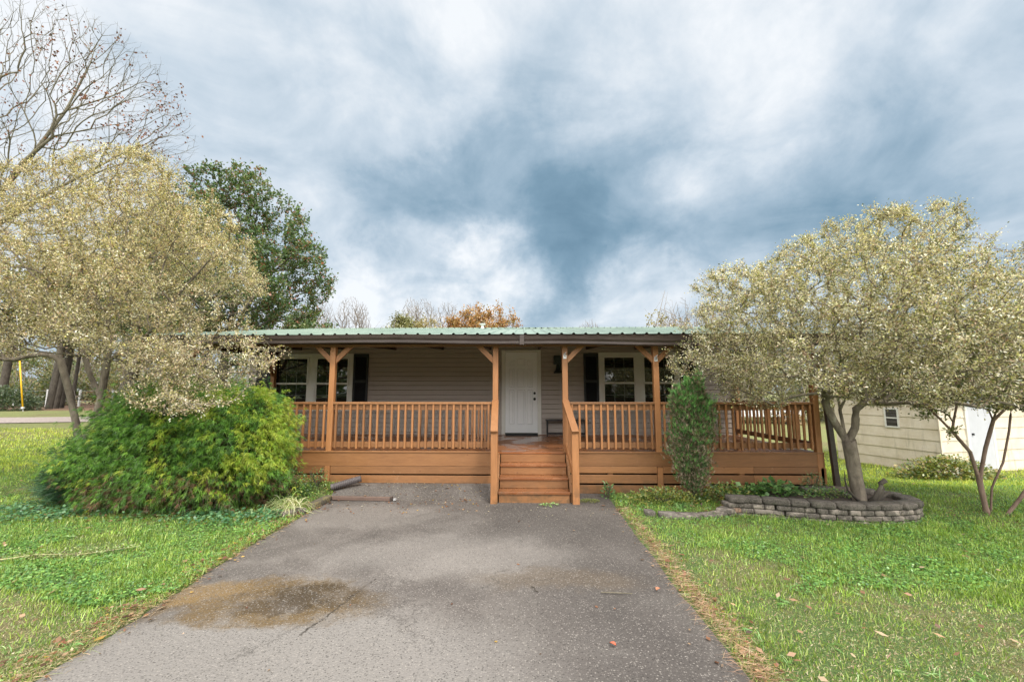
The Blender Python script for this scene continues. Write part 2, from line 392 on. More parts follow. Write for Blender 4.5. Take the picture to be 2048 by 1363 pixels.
def drive_left(y): return -2.92-.042*(y-2.5)+.13*(vnoise(y*0+3.3, y, .9, 5, 4)-.5)+.05*(vnoise(y*0, y, .15, 8, 2)-.5)
def drive_right(y): return 1.37+.012*(y-2.5)+.10*(vnoise(y*0+9.3, y, .8, 15, 4)-.5)+.05*(vnoise(y*0, y, .15, 18, 2)-.5)+.25*sm(6.3,7.2,y)*0
def mat_asphalt():
    m, t, o = new_mat('weathered_asphalt')
    P = pos(t)
    sp = N(t, 'ShaderNodeSeparateXYZ'); t.links.new(P, sp.inputs[0]); X = sp.outputs[0]; Y = sp.outputs[1]
    warp = noise(t, P, 1.6, 12, .72).outputs['Color']
    W = vmath(t, 'ADD', P, vmath(t, 'SCALE', vmath(t, 'SUBTRACT', warp, (.5,.5,.5)).outputs[0], scale=1.0).outputs[0]).outputs[0]
    def blob(cx, cy, rx, ry, soft=.6):
        d = vmath(t, 'LENGTH', vmath(t, 'MULTIPLY', vmath(t, 'SUBTRACT', W, (cx, cy, 0)).outputs[0], (1/rx, 1/ry, 0)).outputs[0]).outputs['Value']
        return maprange(t, d, 1-soft/2, 1+soft, 1, 0)
    big = noise(t, P, .9, 7, .6, .4).outputs['Fac']
    base = ramp(t, big, [(.36, (.074,.064,.057)), (.5, (.116,.101,.090)), (.64, (.175,.156,.140))]).outputs[0]
    # darker, less bleached surfacing on the right, bleached lighter on the near left
    dk = maprange(t, mth(t, 'ADD', X, mth(t, 'MULTIPLY', big, 1.6)), .3, 1.5, 0, 1)
    c = mixc(t, mth(t, 'MULTIPLY', dk, .62), base, (.062,.054,.049))
    c = mixc(t, mth(t, 'MULTIPLY', blob(-1.7,2.85,1.5,.62,.5), .85), c, (.205,.188,.172))
    c = mixc(t, mth(t, 'MULTIPLY', blob(-.75,4.75,1.1,.50,.5), .6), c, (.21,.19,.172))
    c = mixc(t, mth(t, 'MULTIPLY', blob(-2.2,6.1,.9,.5,.4), .6), c, (.185,.165,.147))
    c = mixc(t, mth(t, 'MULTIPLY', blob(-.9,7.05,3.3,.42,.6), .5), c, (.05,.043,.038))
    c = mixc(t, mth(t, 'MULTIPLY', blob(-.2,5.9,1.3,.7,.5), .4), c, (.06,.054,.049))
    # brown damp stain and a smaller one
    st_ = noise(t, P, 3.2, 10, .7, .3).outputs['Fac']
    stv = maprange(t, st_, .34, .58, .25, 1.0)
    c = mixc(t, mth(t, 'MULTIPLY', mth(t, 'MULTIPLY', blob(-2.05,3.66,.80,.40,.3), .95), stv), c, (.118,.076,.031))
    c = mixc(t, mth(t, 'MULTIPLY', mth(t, 'MULTIPLY', blob(-1.68,3.78,.36,.20,.5), .8), stv), c, (.040,.027,.013))
    c = mixc(t, mth(t, 'MULTIPLY', blob(-2.05,3.62,.30,.13,.5), .6), c, (.04,.027,.015))
    c = mixc(t, mth(t, 'MULTIPLY', blob(-2.70,3.86,.30,.20,.6), .6), c, (.20,.125,.045))
    c = mixc(t, mth(t, 'MULTIPLY', blob(.35,4.15,.55,.18,.8), .4), c, (.12,.085,.05))
    # the long diagonal scar running out of the stain
    A = Vector((-1.565, 3.20, 0)); B_ = Vector((-1.36, 4.12, 0)); ab = (B_-A); L2 = ab.length_squared
    fw = noise(t, P, 5, 8, .7).outputs['Color']
    Pf = vmath(t, 'ADD', P, vmath(t, 'SCALE', vmath(t, 'SUBTRACT', fw, (.5,.5,.5)).outputs[0], scale=.10).outputs[0]).outputs[0]
    rel = vmath(t, 'SUBTRACT', Pf, tuple(A)).outputs[0]
    hh = mth(t, 'MULTIPLY', vmath(t, 'DOT_PRODUCT', rel, tuple(ab)).outputs['Value'], 1/L2, clamp=True)
    cv = N(t, 'ShaderNodeCombineXYZ'); t.links.new(mth(t, 'MULTIPLY', hh, ab.x), cv.inputs[0]); t.links.new(mth(t, 'MULTIPLY', hh, ab.y), cv.inputs[1])
    dd = vmath(t, 'SUBTRACT', rel, None); t.links.new(cv.outputs[0], dd.inputs[1])
    ln_ = vmath(t, 'LENGTH', vmath(t, 'MULTIPLY', dd.outputs[0], (1,1,0)).outputs[0]).outputs['Value']
    c = mixc(t, mth(t, 'MULTIPLY', maprange(t, ln_, .003, .018, .9, 0), maprange(t, noise(t, P, 9, 6, .7).outputs['Fac'], .38, .56, .15, 1)), c, (.022,.017,.011))
    # cracks
    v = N(t, 'ShaderNodeTexVoronoi', feature='DISTANCE_TO_EDGE'); v.inputs['Scale'].default_value = .42; t.links.new(W, v.inputs['Vector'])
    cr = mth(t, 'MULTIPLY', maprange(t, v.outputs['Distance'], .0, .008, 1, 0), maprange(t, big, .46, .56, 0, 1))
    c = mixc(t, mth(t, 'MULTIPLY', cr, .6), c, (.04,.035,.03))
    # aggregate
    a = N(t, 'ShaderNodeTexVoronoi'); a.inputs['Scale'].default_value = 75; t.links.new(P, a.inputs['Vector'])
    ac = N(t, 'ShaderNodeSeparateColor'); t.links.new(a.outputs['Color'], ac.inputs[0])
    stone = maprange(t, a.outputs['Distance'], .30, .5, 1, 0)
    br = mth(t, 'MULTIPLY', stone, maprange(t, ac.outputs[0], .40, 1, 0, .80, False))
    c = mixc(t, br, c, (.30,.27,.24))
    dk2 = mth(t, 'MULTIPLY', stone, maprange(t, ac.outputs[1], .40, 1, 0, .75, False))
    c = mixc(t, dk2, c, (.018,.016,.014))
    b = N(t, 'ShaderNodeTexVoronoi'); b.inputs['Scale'].default_value = 38; t.links.new(P, b.inputs['Vector'])
    bc = N(t, 'ShaderNodeSeparateColor'); t.links.new(b.outputs['Color'], bc.inputs[0])
    br2 = mth(t, 'MULTIPLY', maprange(t, b.outputs['Distance'], .12, .26, 1, 0), maprange(t, bc.outputs[0], .90, 1, 0, .55, False))
    c = mixc(t, br2, c, (.42,.38,.33))
    p = principled(t, o, Base_Color=c, Roughness=.78)
    p.inputs['Specular IOR Level'].default_value = .35
    h = mth(t, 'ADD', a.outputs['Distance'], noise(t, P, 60, 5, .7).outputs['Fac'])
    bump(t, h, .6, .006, p); return m
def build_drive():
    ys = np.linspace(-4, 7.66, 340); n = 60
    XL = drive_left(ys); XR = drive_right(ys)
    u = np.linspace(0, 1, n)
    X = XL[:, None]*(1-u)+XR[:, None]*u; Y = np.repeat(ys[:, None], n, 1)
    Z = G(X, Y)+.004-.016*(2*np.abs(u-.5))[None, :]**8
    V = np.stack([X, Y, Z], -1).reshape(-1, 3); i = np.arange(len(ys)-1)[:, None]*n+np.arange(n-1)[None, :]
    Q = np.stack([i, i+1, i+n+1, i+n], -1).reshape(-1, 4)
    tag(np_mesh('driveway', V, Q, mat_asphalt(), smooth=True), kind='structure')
    # far lane on the left
    xs = np.linspace(-70, -13, 60); V = []; 
    for x in xs:
        yc = 16.9+.03*(x+20)+.25*math.sin(x*.35)
        for k in (-.75, -.25, .25, .75): V.append((x, yc+k*1.05, Gs(x, yc+k*1.05)+.025))
    Q = [(a*4+k, (a+1)*4+k, (a+1)*4+k+1, a*4+k+1) for a in range(59) for k in range(3)]
    tag(np_mesh('gravel_lane', np.array(V), np.array(Q), mat_simple('pinkish_gravel', (.33,.27,.24), .9, .25, 14, bmp=.4)), kind='structure')
build_drive()

# ------------------------------------------------------------------ the house
D = 7.57; W = 10.68; ZD = .68          # porch front, house wall, porch floor
XL, XR = -6.27, 5.09                   # porch ends
house = empty('house', (-.6, 10.7, 0), 'single storey taupe sided house with green metal roof and a full width orange brown porch', 'house')
house.location = (0, 0, 0)
def part(mb, name, mat, parent=None, **k): return mb.build(name, mat, parent or house, **k)
def build_shell():
    WX0, WX1 = -6.92, 5.26; YB = 15.4
    s = MB(); e = .1145; z = .62; 
    while z < 3.2:                      # lap courses, each board leaning out to its lower edge
        z1 = min(z+e, 3.2); a = .022
        s.add([(WX0, W-a, z), (WX1, W-a, z), (WX1, W-.009, z1-.014), (WX0, W-.009, z1-.014), (WX0, W+.008, z1-.008), (WX1, W+.008, z1-.008),
               (WX0, W+.008, z), (WX1, W+.008, z)], [(0,1,2,3), (3,2,5,4), (7,1,0,6)])
        s.add([(WX1+a, W, z), (WX1+a, YB, z), (WX1+.003, YB, z1), (WX1+.003, W, z1)], [(0,1,2,3)])
        s.add([(WX0-a, YB, z), (WX0-a, W, z), (WX0-.003, W, z1), (WX0-.003, YB, z1)], [(0,1,2,3)])
        s.add([(WX1, YB+a, z), (WX0, YB+a, z), (WX0, YB+.003, z1), (WX1, YB+.003, z1)], [(0,1,2,3)])
        z = z1
    s.box(WX0+.01, WX1-.01, W+.01, YB-.01, .1, 3.2)
    # gables
    for x in (WX0+.02, WX1-.02):
        s.add([(x, W+.01, 3.2), (x, YB-.01, 3.2), (x, 13.1, 3.52)], [(0,1,2)])
    wall = part(s, 'wall', M['siding'])
    c = MB()
    for x in (WX0, WX1): part(MB().box(x-.03, x+.03, W-.03, W+.03, .60, 3.2), 'corner_trim', M['trim'], wall, bevel=.004)
    b = MB().box(WX0+.05, WX1-.05, W-.026, W-.004, .60, .625)
    part(b, 'base_trim', M['trim'], wall)
    part(MB().box(WX0, WX1, W-.05, W-.018, 2.835, 2.865), 'ceiling_trim', M['trim'], wall)
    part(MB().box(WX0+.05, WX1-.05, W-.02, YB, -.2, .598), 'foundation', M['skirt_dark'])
    # porch ceiling and beam
    c = MB(); y0, y1 = D+.055, W-.02; P = [(y0, 2.665), (y1, 2.866), (y1, 2.885), (y0, 2.684)]
    c.add([(XL, *p) for p in P]+[(XR, *p) for p in P], [(0,4,5,1), (1,5,6,2), (2,6,7,3), (3,7,4,0), (0,1,2,3), (7,6,5,4)])
    part(c, 'porch_ceiling', M['ceiling'])
build_shell()
def build_roof():
    # trapezoid rib profile carried from the eave (y 7.3) up to the ridge and down behind
    X0, X1 = -6.62, 5.56; pitch = .206; ribs = []
    xs = [X0]; hs = [0]
    x = X0+.05
    while x < X1-.06:
        for dx, h in ((0, 0), (.018, .024), (.042, .024), (.060, 0)): xs.append(x+dx); hs.append(h)
        x += pitch
    xs.append(X1); hs.append(0)
    rows = [(7.26, 2.688), (9.2, 3.012), (11.2, 3.346), (13.1, 3.650), (15.9, 3.08)]
    s = MB(); n = len(xs)
    for (y, z) in rows: s.v += [(xs[i], y, z+hs[i]) for i in range(n)]
    for r in range(len(rows)-1):
        for i in range(n-1): s.f.append((r*n+i, r*n+i+1, (r+1)*n+i+1, (r+1)*n+i))
    roof = part(s, 'roof', M['roof'])
    u = MB()    # deck under the sheets, fascia boards
    u.add([(X0, 7.30, 2.685), (X1, 7.30, 2.685), (X1, 13.1, 3.64), (X0, 13.1, 3.64), (X0, 15.85, 3.0), (X1, 15.85, 3.0),
           (X0, 7.30, 2.58), (X1, 7.30, 2.58), (X1, 13.1, 3.50), (X0, 13.1, 3.50), (X0, 15.85, 2.9), (X1, 15.85, 2.9)],
          [(0,1,2,3), (3,2,5,4), (7,6,9,8), (8,9,10,11), (0,6,7,1), (4,5,11,10), (0,3,9,6), (3,4,10,9), (1,7,8,2), (2,8,11,5)])
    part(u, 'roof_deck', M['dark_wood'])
    for x in (X0-.02, X1+.02):
        f = MB()
        f.bar((x, 7.26, 2.62), (x, 13.1, 3.575), .035, .15); f.bar((x, 13.1, 3.575), (x, 15.9, 3.0), .035, .15)
        part(f, 'rake_board', M['gutter'], roof)
    cp = MB(); x = X0
    while x < X1:
        x2 = min(x+.19, X1)
        for (dy, dz) in ((-.17, -.028), (.17, -.034)):
            cp.add([(x, 13.1, 3.690), (x2, 13.1, 3.690), (x2, 13.1+dy, 3.690+dz), (x, 13.1+dy, 3.690+dz),
                    (x, 13.1+dy, 3.668+dz), (x2-.03, 13.1+dy, 3.668+dz), (x2-.03, 13.1+dy, 3.690+dz)], [(0,1,2,3), (3,6,5,4)])
        x += .19
    part(cp, 'ridge_cap', M['roof'], roof)
    v = MB().tube([(-1.20, 12.7, 3.5), (-1.20, 12.7, 3.70)], .04, 12).tube([(-1.20, 12.7, 3.70), (-1.20, 12.7, 3.715), (-1.20, 12.7, 3.745)], [.045, .085, .10], 14)
    part(v, 'vent_pipe', M['pvc'], roof, smooth=False)
build_roof()
def build_gutter():
    prof = [(0, 0), (-.075, 0), (-.085, .012), (-.085, .05), (-.105, .085), (-.112, .125), (-.118, .145), (-.100, .145), (-.094, .125), (-.088, .09), (-.070, .052), (-.07, .015), (-.008, .012), (-.008, .145), (0, .145)]
    prof = prof[::-1]
    def zg(x): return 2.538-.020*sm(-2, .2, x)-.025*sm(0, 3, x)+.006*math.sin(x*1.9)
    a = MB().sweep(prof, [(x, 7.34, float(zg(x))) for x in np.linspace(-6.5, -.02, 30)])
    g = part(a, 'gutter', M['gutter'])
    b = MB().sweep(prof, [(x, 7.343, float(zg(x))-.004) for x in np.linspace(-.03, 5.38, 26)])
    part(b, 'gutter', M['gutter'])
    part(MB().box(-.05, .03, 7.215, 7.347, 2.50, 2.665), 'gutter_joint', M['gutter'], g, bevel=.006)
    # header beam the posts carry
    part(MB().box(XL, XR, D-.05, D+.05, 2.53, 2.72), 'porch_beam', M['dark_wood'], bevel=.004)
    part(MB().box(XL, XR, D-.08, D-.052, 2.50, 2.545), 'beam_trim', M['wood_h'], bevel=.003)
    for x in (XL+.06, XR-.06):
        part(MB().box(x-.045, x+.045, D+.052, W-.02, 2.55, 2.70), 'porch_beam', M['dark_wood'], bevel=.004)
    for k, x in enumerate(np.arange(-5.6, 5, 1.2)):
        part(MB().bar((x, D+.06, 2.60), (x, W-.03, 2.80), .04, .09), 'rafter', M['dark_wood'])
    # downspout: leans out from the gutter end to a black drain boot
    d = MB()
    d.bar((5.17, 7.28, 2.50), (5.08, 7.42, 2.32), .075, .06, (0,1,0)); d.bar((5.08, 7.42, 2.34), (5.20, 7.44, .09), .085, .065, (0,1,0))
    ds = part(d, 'downspout', M['gutter'], bevel=.005)
    e = MB().tube([(5.21, 7.44, .10), (5.17, 7.42, .055), (5.05, 7.40, .025), (4.93, 7.40, .0)], .045, 10)
    part(e, 'drain_boot', M['rubber'], ds, smooth=True)
build_gutter()

def build_porch():
    fl = MB(); y = D-.012; k = 0
    while y < W-.03:
        y1 = min(y+.139, W-.02)
        fl.box(XL, XR, y, y1-.006, ZD-.036, ZD); y = y1; k += 1
    part(fl, 'porch_floor', M['wood_floor'], bevel=.003)
    # skirt boards either side of the steps
    SL, SR = -.40, .75
    def board(x0, x1, z0, z1, y=D-.035, t=.03): part(MB().box(x0, x1, y, y+t, z0, z1), 'skirt_board', M['wood_h'], bevel=.004)
    jl = [XL, -3.45, SL-.08]
    for (x0, x1) in ((XL, -3.435), (-3.33, SL)):
        board(x0+.0, x1, .308, .434); board(x0, x1, .155 if x0 > -4 else .16, .282)
    board(XL, SL, .438, .668, D-.037)
    for (x0, x1) in ((SR, 2.285), (2.385, 3.9), (3.903, XR-.07)):
        board(x0, x1, .335, .446); board(x0, x1, .168, .308); board(x0, x1, .0, .137)
    board(SR, XR, .449, .668, D-.037)
    for x in (-3.383, 2.335, XR-.035): part(MB().box(x-.045, x+.045, D-.045, D+.04, -.02, .436), 'skirt_post', M['wood_v'], bevel=.004)
    for x in (-5.2, 1.5, 3.72): part(MB().box(x-.04, x+.04, D+.0, D+.07, -.02, .64), 'skirt_post', M['wood_v'])
    # boards on the open right hand end
    for (z0, z1) in ((.44,.668), (.335,.43), (.168,.308), (0,.137)):
        part(MB().box(XR-.032, XR-.002, D-.03, W-.03, z0, z1), 'skirt_board', M['wood_h'], bevel=.004)
        part(MB().box(XL+.002, XL+.032, D-.03, W-.03, z0, z1), 'skirt_board', M['wood_h'], bevel=.004)
    part(MB().box(XL+.1, XR-.1, D+.35, W-.05, -.1, .60), 'underporch_shade', M['skirt_dark'])  # solid near-black block standing for the shade behind the skirt gaps
    # nosing strip over the fascia
    for (x0, x1) in ((XL, SL-.06), (SR+.06, XR)):
        part(MB().box(x0, x1, D-.052, D-.013, ZD-.011, ZD+.014), 'floor_nosing', M['wood_h'], bevel=.003)
build_porch()
def build_posts():
    pw = .048
    posts = [(-6.13,'r'), (-3.38,'lr'), (-.475,'l'), (.745,'r'), (2.33,'lr'), (5.02,'l')]
    for (x, br) in posts:
        part(MB().box(x-pw, x+pw, D-.045, D+.05, ZD-.004 if x not in (5.02,) else -.02, 2.53), 'porch_post', M['wood_v'], bevel=.006)
        for sgn, ch in ((-1,'l'), (1,'r')):
            if ch in br:
                # brace: mitred 2x4
                a = x+sgn*pw; s = MB(); t = .09; r = .235
                y0, y1 = D-.02, D+.02
                P = [(a, 2.53-r-t*1.0), (a, 2.53-r+t*.35), (a+sgn*(r-t*.35), 2.53), (a+sgn*(r+t*1.0), 2.53)]
                vs = [(p[0], y0, p[1]) for p in P]+[(p[0], y1, p[1]) for p in P]
                fs = [(0,1,2,3), (7,6,5,4), (0,4,5,1), (1,5,6,2), (2,6,7,3), (3,7,4,0)]
                s.add(vs, fs); part(s, 'post_brace', M['wood_v'], bevel=.003)
    for (x, y) in ((XL+.06, W-.12), (XR+.1, W-.10), ):
        p_ = part(MB().box(x-.048, x+.048, y-.048, y+.048, ZD, 2.56), 'porch_post', M['wood_v'], bevel=.005)
    for (x, s1) in ((XL+.06, 1), (XR+.1, -1)):        # braces towards the front on the end walls
        b = MB().bar((x, W-.16, 2.12), (x, W-.55, 2.56), .09, .04, (1,0,0)); part(b, 'post_brace', M['wood_v'])
        b = MB().bar((x, D+.05, 2.12), (x, D+.50, 2.56), .09, .04, (1,0,0)); part(b, 'post_brace', M['wood_v'])
    # flag brackets screwed to two posts
    for (x, z) in ((.745, 2.33), (2.33, 2.28)):
        s = MB().box(x-.028, x+.028, D-.052, D-.046, z-.045, z+.02)
        s.tube([(x, D-.05, z-.01), (x, D-.085, z+.05)], .014, 10)
        s.bar((x-.02, D-.052, z+.03), (x+.02, D-.07, z+.06), .008, .012)
        part(s, 'flag_bracket', M['steel'], bevel=.001)
build_posts()
def baluster(x, y, z0, z1, parent, w=.017): MB().box(x-w, x+w, y-.034, y, z0, z1).build('baluster', M['wood_v'], parent, bevel=.003)
def railing(x0, x1, n_first=None):
    r = empty('railing'); r.parent = house
    MB().box(x0, x1, D-.055, D+.062, 1.492, 1.532).build('top_rail', M['wood_h'], r, bevel=.005)
    MB().box(x0, x1, D-.012, D+.026, 1.392, 1.488).build('rail_board', M['wood_h'], r, bevel=.003)
    MB().box(x0, x1, D-.012, D+.026, .752, .846).build('rail_board', M['wood_h'], r, bevel=.003)
    n = max(2, int(round((x1-x0)/.1195)))
    for i in range(n):
        x = x0+(i+.5)*(x1-x0)/n+random.uniform(-.006, .006)
        baluster(x, D-.013, .735+random.uniform(-.006, .006), 1.489, r)
    return r
railing(-6.08, -3.43); railing(-3.33, -.525); railing(.795, 2.28); railing(2.38, 4.97)
def side_rail(x, y0=D+.05, y1=W-.16, sgn=1):
    r = empty('railing'); r.parent = house
    MB().box(x-.06, x+.06, y0, y1, 1.487, 1.527).build('top_rail', M['wood_h'], r, bevel=.005)
    MB().box(x-.019, x+.019, y0, y1, 1.39, 1.485).build('rail_board', M['wood_h'], r)
    MB().box(x-.019, x+.019, y0, y1, .752, .846).build('rail_board', M['wood_h'], r)
    s = MB(); n = int((y1-y0)/.145)
    for i in range(n):
        y = y0+(i+.5)*(y1-y0)/n; s.box(x+sgn*.020, x+sgn*.054, y-.017, y+.017, .74, 1.485)
    o = s.build('baluster_row', M['wood_v'], r); o['kind'] = 'stuff'
side_rail(5.05); side_rail(-6.17, sgn=-1)

def build_steps():
    st = empty('steps'); st.parent = house
    X0, X1 = -.385, .735; rise = .17; run = .235
    yf = 6.87
    for i in range(3):                              # three treads, four risers
        z = rise*(i+1); y = yf+run*i
        MB().box(X0+.004, X1-.004, y-.022, y+run+.02, z-.038, z).build('tread', M['wood_floor'], st, bevel=.005)
        MB().box(X0+.012, X1-.012, y, y+.03, z-rise+.004-(.01 if i == 0 else 0), z-.040).build('riser', M['wood_h'], st, bevel=.003)
    MB().box(X0+.012, X1-.012, D-.036, D-.014, .514, ZD-.040).build('riser', M['wood_h'], st)
    for x in (X0-.02, X1+.02):                        # stringers
        s = MB(); P = [(6.90, 0), (6.90, .15), (D-.02, .64), (D-.02, .30), (7.2, 0)]
        vs = [(x-.018, p[0], p[1]) for p in P]+[(x+.018, p[0], p[1]) for p in P]; n = 5
        s.add(vs, [tuple(range(n)), tuple(range(n, 2*n))[::-1]]+[(i, (i+1) % n, n+(i+1) % n, n+i) for i in range(n)])
        s.build('stringer', M['wood_h'], st)
    for (xa, xb) in ((-.445, -.475), (.815, .745)):
        sx = xa
        MB().box(sx-.053, sx+.053, 6.79, 6.88, -.01, 1.075).build('newel_post', M['wood_v'], st, bevel=.006)
        a = Vector((sx, 6.76, 1.088)); b = Vector((xb, D-.03, 1.553))
        MB().bar(a, b, .115, .036).build('handrail', M['wood_v'], st, bevel=.005)
        off = Vector((0, 0, .075))
        MB().bar(Vector((sx, 6.88, 1.088))-off+Vector((0,0,.02)), b-off, .036, .09).build('handrail_board', M['wood_v'], st)
        c = Vector((sx, 6.88, .33)); d = Vector((xb, D-.05, .80))
        MB().bar(c, d, .036, .09).build('handrail_board', M['wood_v'], st, bevel=.003)
        inn = 1 if xa < 0 else -1
        for k in range(5):
            u = (k+.6)/5.3; y = 6.9+u*(D-.1-6.9); xx = sx+(xb-sx)*u-inn*.035
            zb = .33+(.80-.33)*u; MB().box(xx-.017, xx+.017, y-.017, y+.017, zb-.06, zb+.72).build('baluster', M['wood_v'], st)
build_steps()

# openings
def build_window(x0, x1, z0, z1):
    """double unit of two hung sashes in a wide white casing"""
    w = empty('window'); w.parent = house; y = W-.018
    cw = .095; s = MB()
    s.box(x0, x1, y-.03, y, z1-.085, z1); s.box(x0, x1, y-.03, y, z0, z0+.07)
    s.box(x0, x0+cw, y-.03, y, z0+.0701, z1-.0851); s.box(x1-cw, x1, y-.03, y, z0+.0701, z1-.0851)
    xm = (x0+x1)/2; mw = .085
    s.box(xm-mw, xm+mw, y-.027, y, z0+.0701, z1-.0851)
    fr = s.build('window_frame', M['trim'], w, bevel=.004)
    for (a, b) in ((x0+cw+.002, xm-mw-.002), (xm+mw+.002, x1-cw-.002)):
        za, zb = z0+.072, z1-.087; zm = za+(zb-za)*.475
        for (c, d, pr) in ((za, zm+.02, .0), (zm-.018, zb, .012)):
            t = MB(); q = .042; ya, yb = y-.022-pr+(.004 if pr == 0 else 0), y-.004-pr
            t.box(a, b, ya, yb, c, c+q); t.box(a, b, ya, yb, d-q, d); t.box(a, a+q, ya, yb, c+q+.0003, d-q-.0003); t.box(b-q, b, ya, yb, c+q+.0003, d-q-.0003)
            t.build('sash', M['trim'], w, bevel=.003)
            py = y-.010-pr
            MB().box(a+q, b-q, py, py+.004, c+q, d-q).build('pane', M['glass'], w)
            m = MB(); ww = (b-a-2*q)/3
            for k in (1, 2): m.box(a+q+ww*k-.0045, a+q+ww*k+.0045, py-.0035, py-.0005, c+q, d-q)
            hz = (c+d)/2; m.box(a+q, b-q, py-.0034, py-.0006, hz-.0045, hz+.0045)
            m.build('muntin', M['muntin'], w)
M['muntin'] = mat_simple('grey_muntin', (.16,.17,.15), .4, .05, 10)
build_window(-6.32, -4.245, 1.24, 2.665)
build_window(1.885, 3.865, 1.25, 2.682)
def shutter(x0, x1, z0, z1):
    s = MB(); y = W-.02
    s.box(x0, x0+.05, y-.028, y, z0, z1); s.box(x1-.05, x1, y-.028, y, z0, z1)
    for z in (z0, z0+(z1-z0)*.48, z1-.07): s.box(x0+.0501, x1-.0501, y-.028, y, z, z+.07)
    for (a, b) in ((z0+.0701, z0+(z1-z0)*.48-.0001), (z0+(z1-z0)*.48+.0701, z1-.0701)):
        z = a+.004
        while z < b-.02:
            s.add([(x0+.05, y-.022, z), (x1-.05, y-.022, z), (x1-.05, y-.006, z+.026), (x0+.05, y-.006, z+.026)], [(0,1,2,3)]); z += .030
    s.box(x0+.05, x1-.05, y-.005, y-.001, z0+.05, z1-.05)
    part(s, 'shutter', M['shutter'])
for (a, b) in ((-6.70, -6.325), (-4.238, -3.865), (1.512, 1.878), (3.872, 4.225)): shutter(a, b, 1.27, 2.655)

def build_door():
    d = empty('door'); d.parent = house; y = W-.018
    s = MB()
    s.box(-.518, -.432, y-.03, y, .655, 2.745); s.box(.372, .458, y-.03, y, .655, 2.745); s.box(-.4319, .3719, y-.03, y, 2.695, 2.745)
    s.box(-.448, -.426, y-.016, y, .66, 2.694); s.box(.366, .388, y-.016, y, .66, 2.694)
    s.build('door_frame', M['trim'], d, bevel=.005)
    sl = MB().box(-.425, .365, y-.012, y-.002, .72, 2.69)
    def X(zx): return -.425+(zx-380)/217*.79
    def Z(zy): return 2.695-(zy-215)/560*1.985
    def ring(P, w, y0, y1):
        c = Vector((sum(p[0] for p in P)/len(P), sum(p[1] for p in P)/len(P)))
        def ins(k):
            out = []
            n = len(P)
            for i in range(n):
                a, b, e = Vector(P[i-1]), Vector(P[i]), Vector(P[(i+1) % n])
                n1 = Vector((-(b-a).y, (b-a).x)).normalized(); n2 = Vector((-(e-b).y, (e-b).x)).normalized()
                m = (n1+n2); m = m.normalized()/max(.4, m.normalized().dot(n1))
                if (b+m*.001-c).length > (b-c).length: m = -m
                out.append(b+m*k)
            return out
        A, B, Cc = ins(0), ins(w*.5), ins(w); n = len(P)
        vs = [(p[0], y0, p[1]) for p in A]+[(p[0], y1, p[1]) for p in B]+[(p[0], y0+.001, p[1]) for p in Cc]
        fs = [(i, (i+1) % n, n+(i+1) % n, n+i) for i in range(n)]+[(n+i, n+(i+1) % n, 2*n+(i+1) % n, 2*n+i) for i in range(n)]
        sl.add(vs, fs)
        Dd = ins(w*2.1); E = ins(w*2.9); b0 = len(sl.v)
        sl.v += [(p[0], y0, p[1]) for p in Dd]+[(p[0], y0-.006, p[1]) for p in E]
        sl.f += [(b0+i, b0+(i+1) % n, b0+n+(i+1) % n, b0+n+i) for i in range(n)]+[tuple(b0+n+i for i in range(n))]
    yy = y-.0125
    for (a, b) in ((405, 440), (458, 514), (528, 564)):
        for (c, e) in ((332, 463), (480, 716)):
            ring([(X(a), Z(e)), (X(b), Z(e)), (X(b), Z(c)), (X(a), Z(c))], .016, yy, yy-.014)
    def top(a, b):      # upper lights follow one shallow arch
        P = [(X(a), Z(310)), (X(b), Z(310))]
        for k in range(7):
            zx = b+(a-b)*k/6; P.append((X(zx), Z(262+22*((zx-486)/80.)**2)))
        ring(P, .013, yy, yy-.014)
    for (a, b) in ((408, 440), (458, 514), (528, 562)): top(a, b)
    sl.build('door_panel', M['door'], d, bevel=.0)
    for z, r in ((1.675, .030), (1.535, .034)):
        k = MB().tube([(.294, y-.012, z), (.294, y-.022, z), (.294, y-.024, z), (.294, y-.045, z), (.294, y-.068, z), (.294, y-.078, z)], [r, r, r*.5, r*.45, r*.85, r*.6] if r > .032 else [r, r, r*.8, r*.75, r*.6, r*.3], 16)
        k.build('door_knob' if r > .032 else 'deadbolt', M['black'], d, smooth=True)
    MB().tube([(-.045, y-.012, 2.11), (-.045, y-.018, 2.11)], .011, 12).build('peephole', M['black'], d)
    MB().box(-.43, .37, y-.05, y-.013, .682, .715).build('threshold', M['black'], d, bevel=.004)
build_door()
def build_lantern():
    l = empty('wall_lantern'); l.parent = house; x = .865; y = W-.02
    MB().box(x-.10, x+.08, y-.15, y-.02, 2.38, 2.60).build('lamp_shade', M['lantern'], l, bevel=.02)
    s = MB().box(x-.015, x+.085, y-.03, y-.0005, 2.19, 2.44)
    s.tube([(x+.0, y-.09, 2.38), (x+.0, y-.09, 2.34), (x+.01, y-.09, 2.26), (x+.01, y-.09, 2.18), (x+.01, y-.09, 2.165)], [.03, .035, .06, .11, .11], 14)
    s.build('lamp_base', M['lantern'], l)
build_lantern()

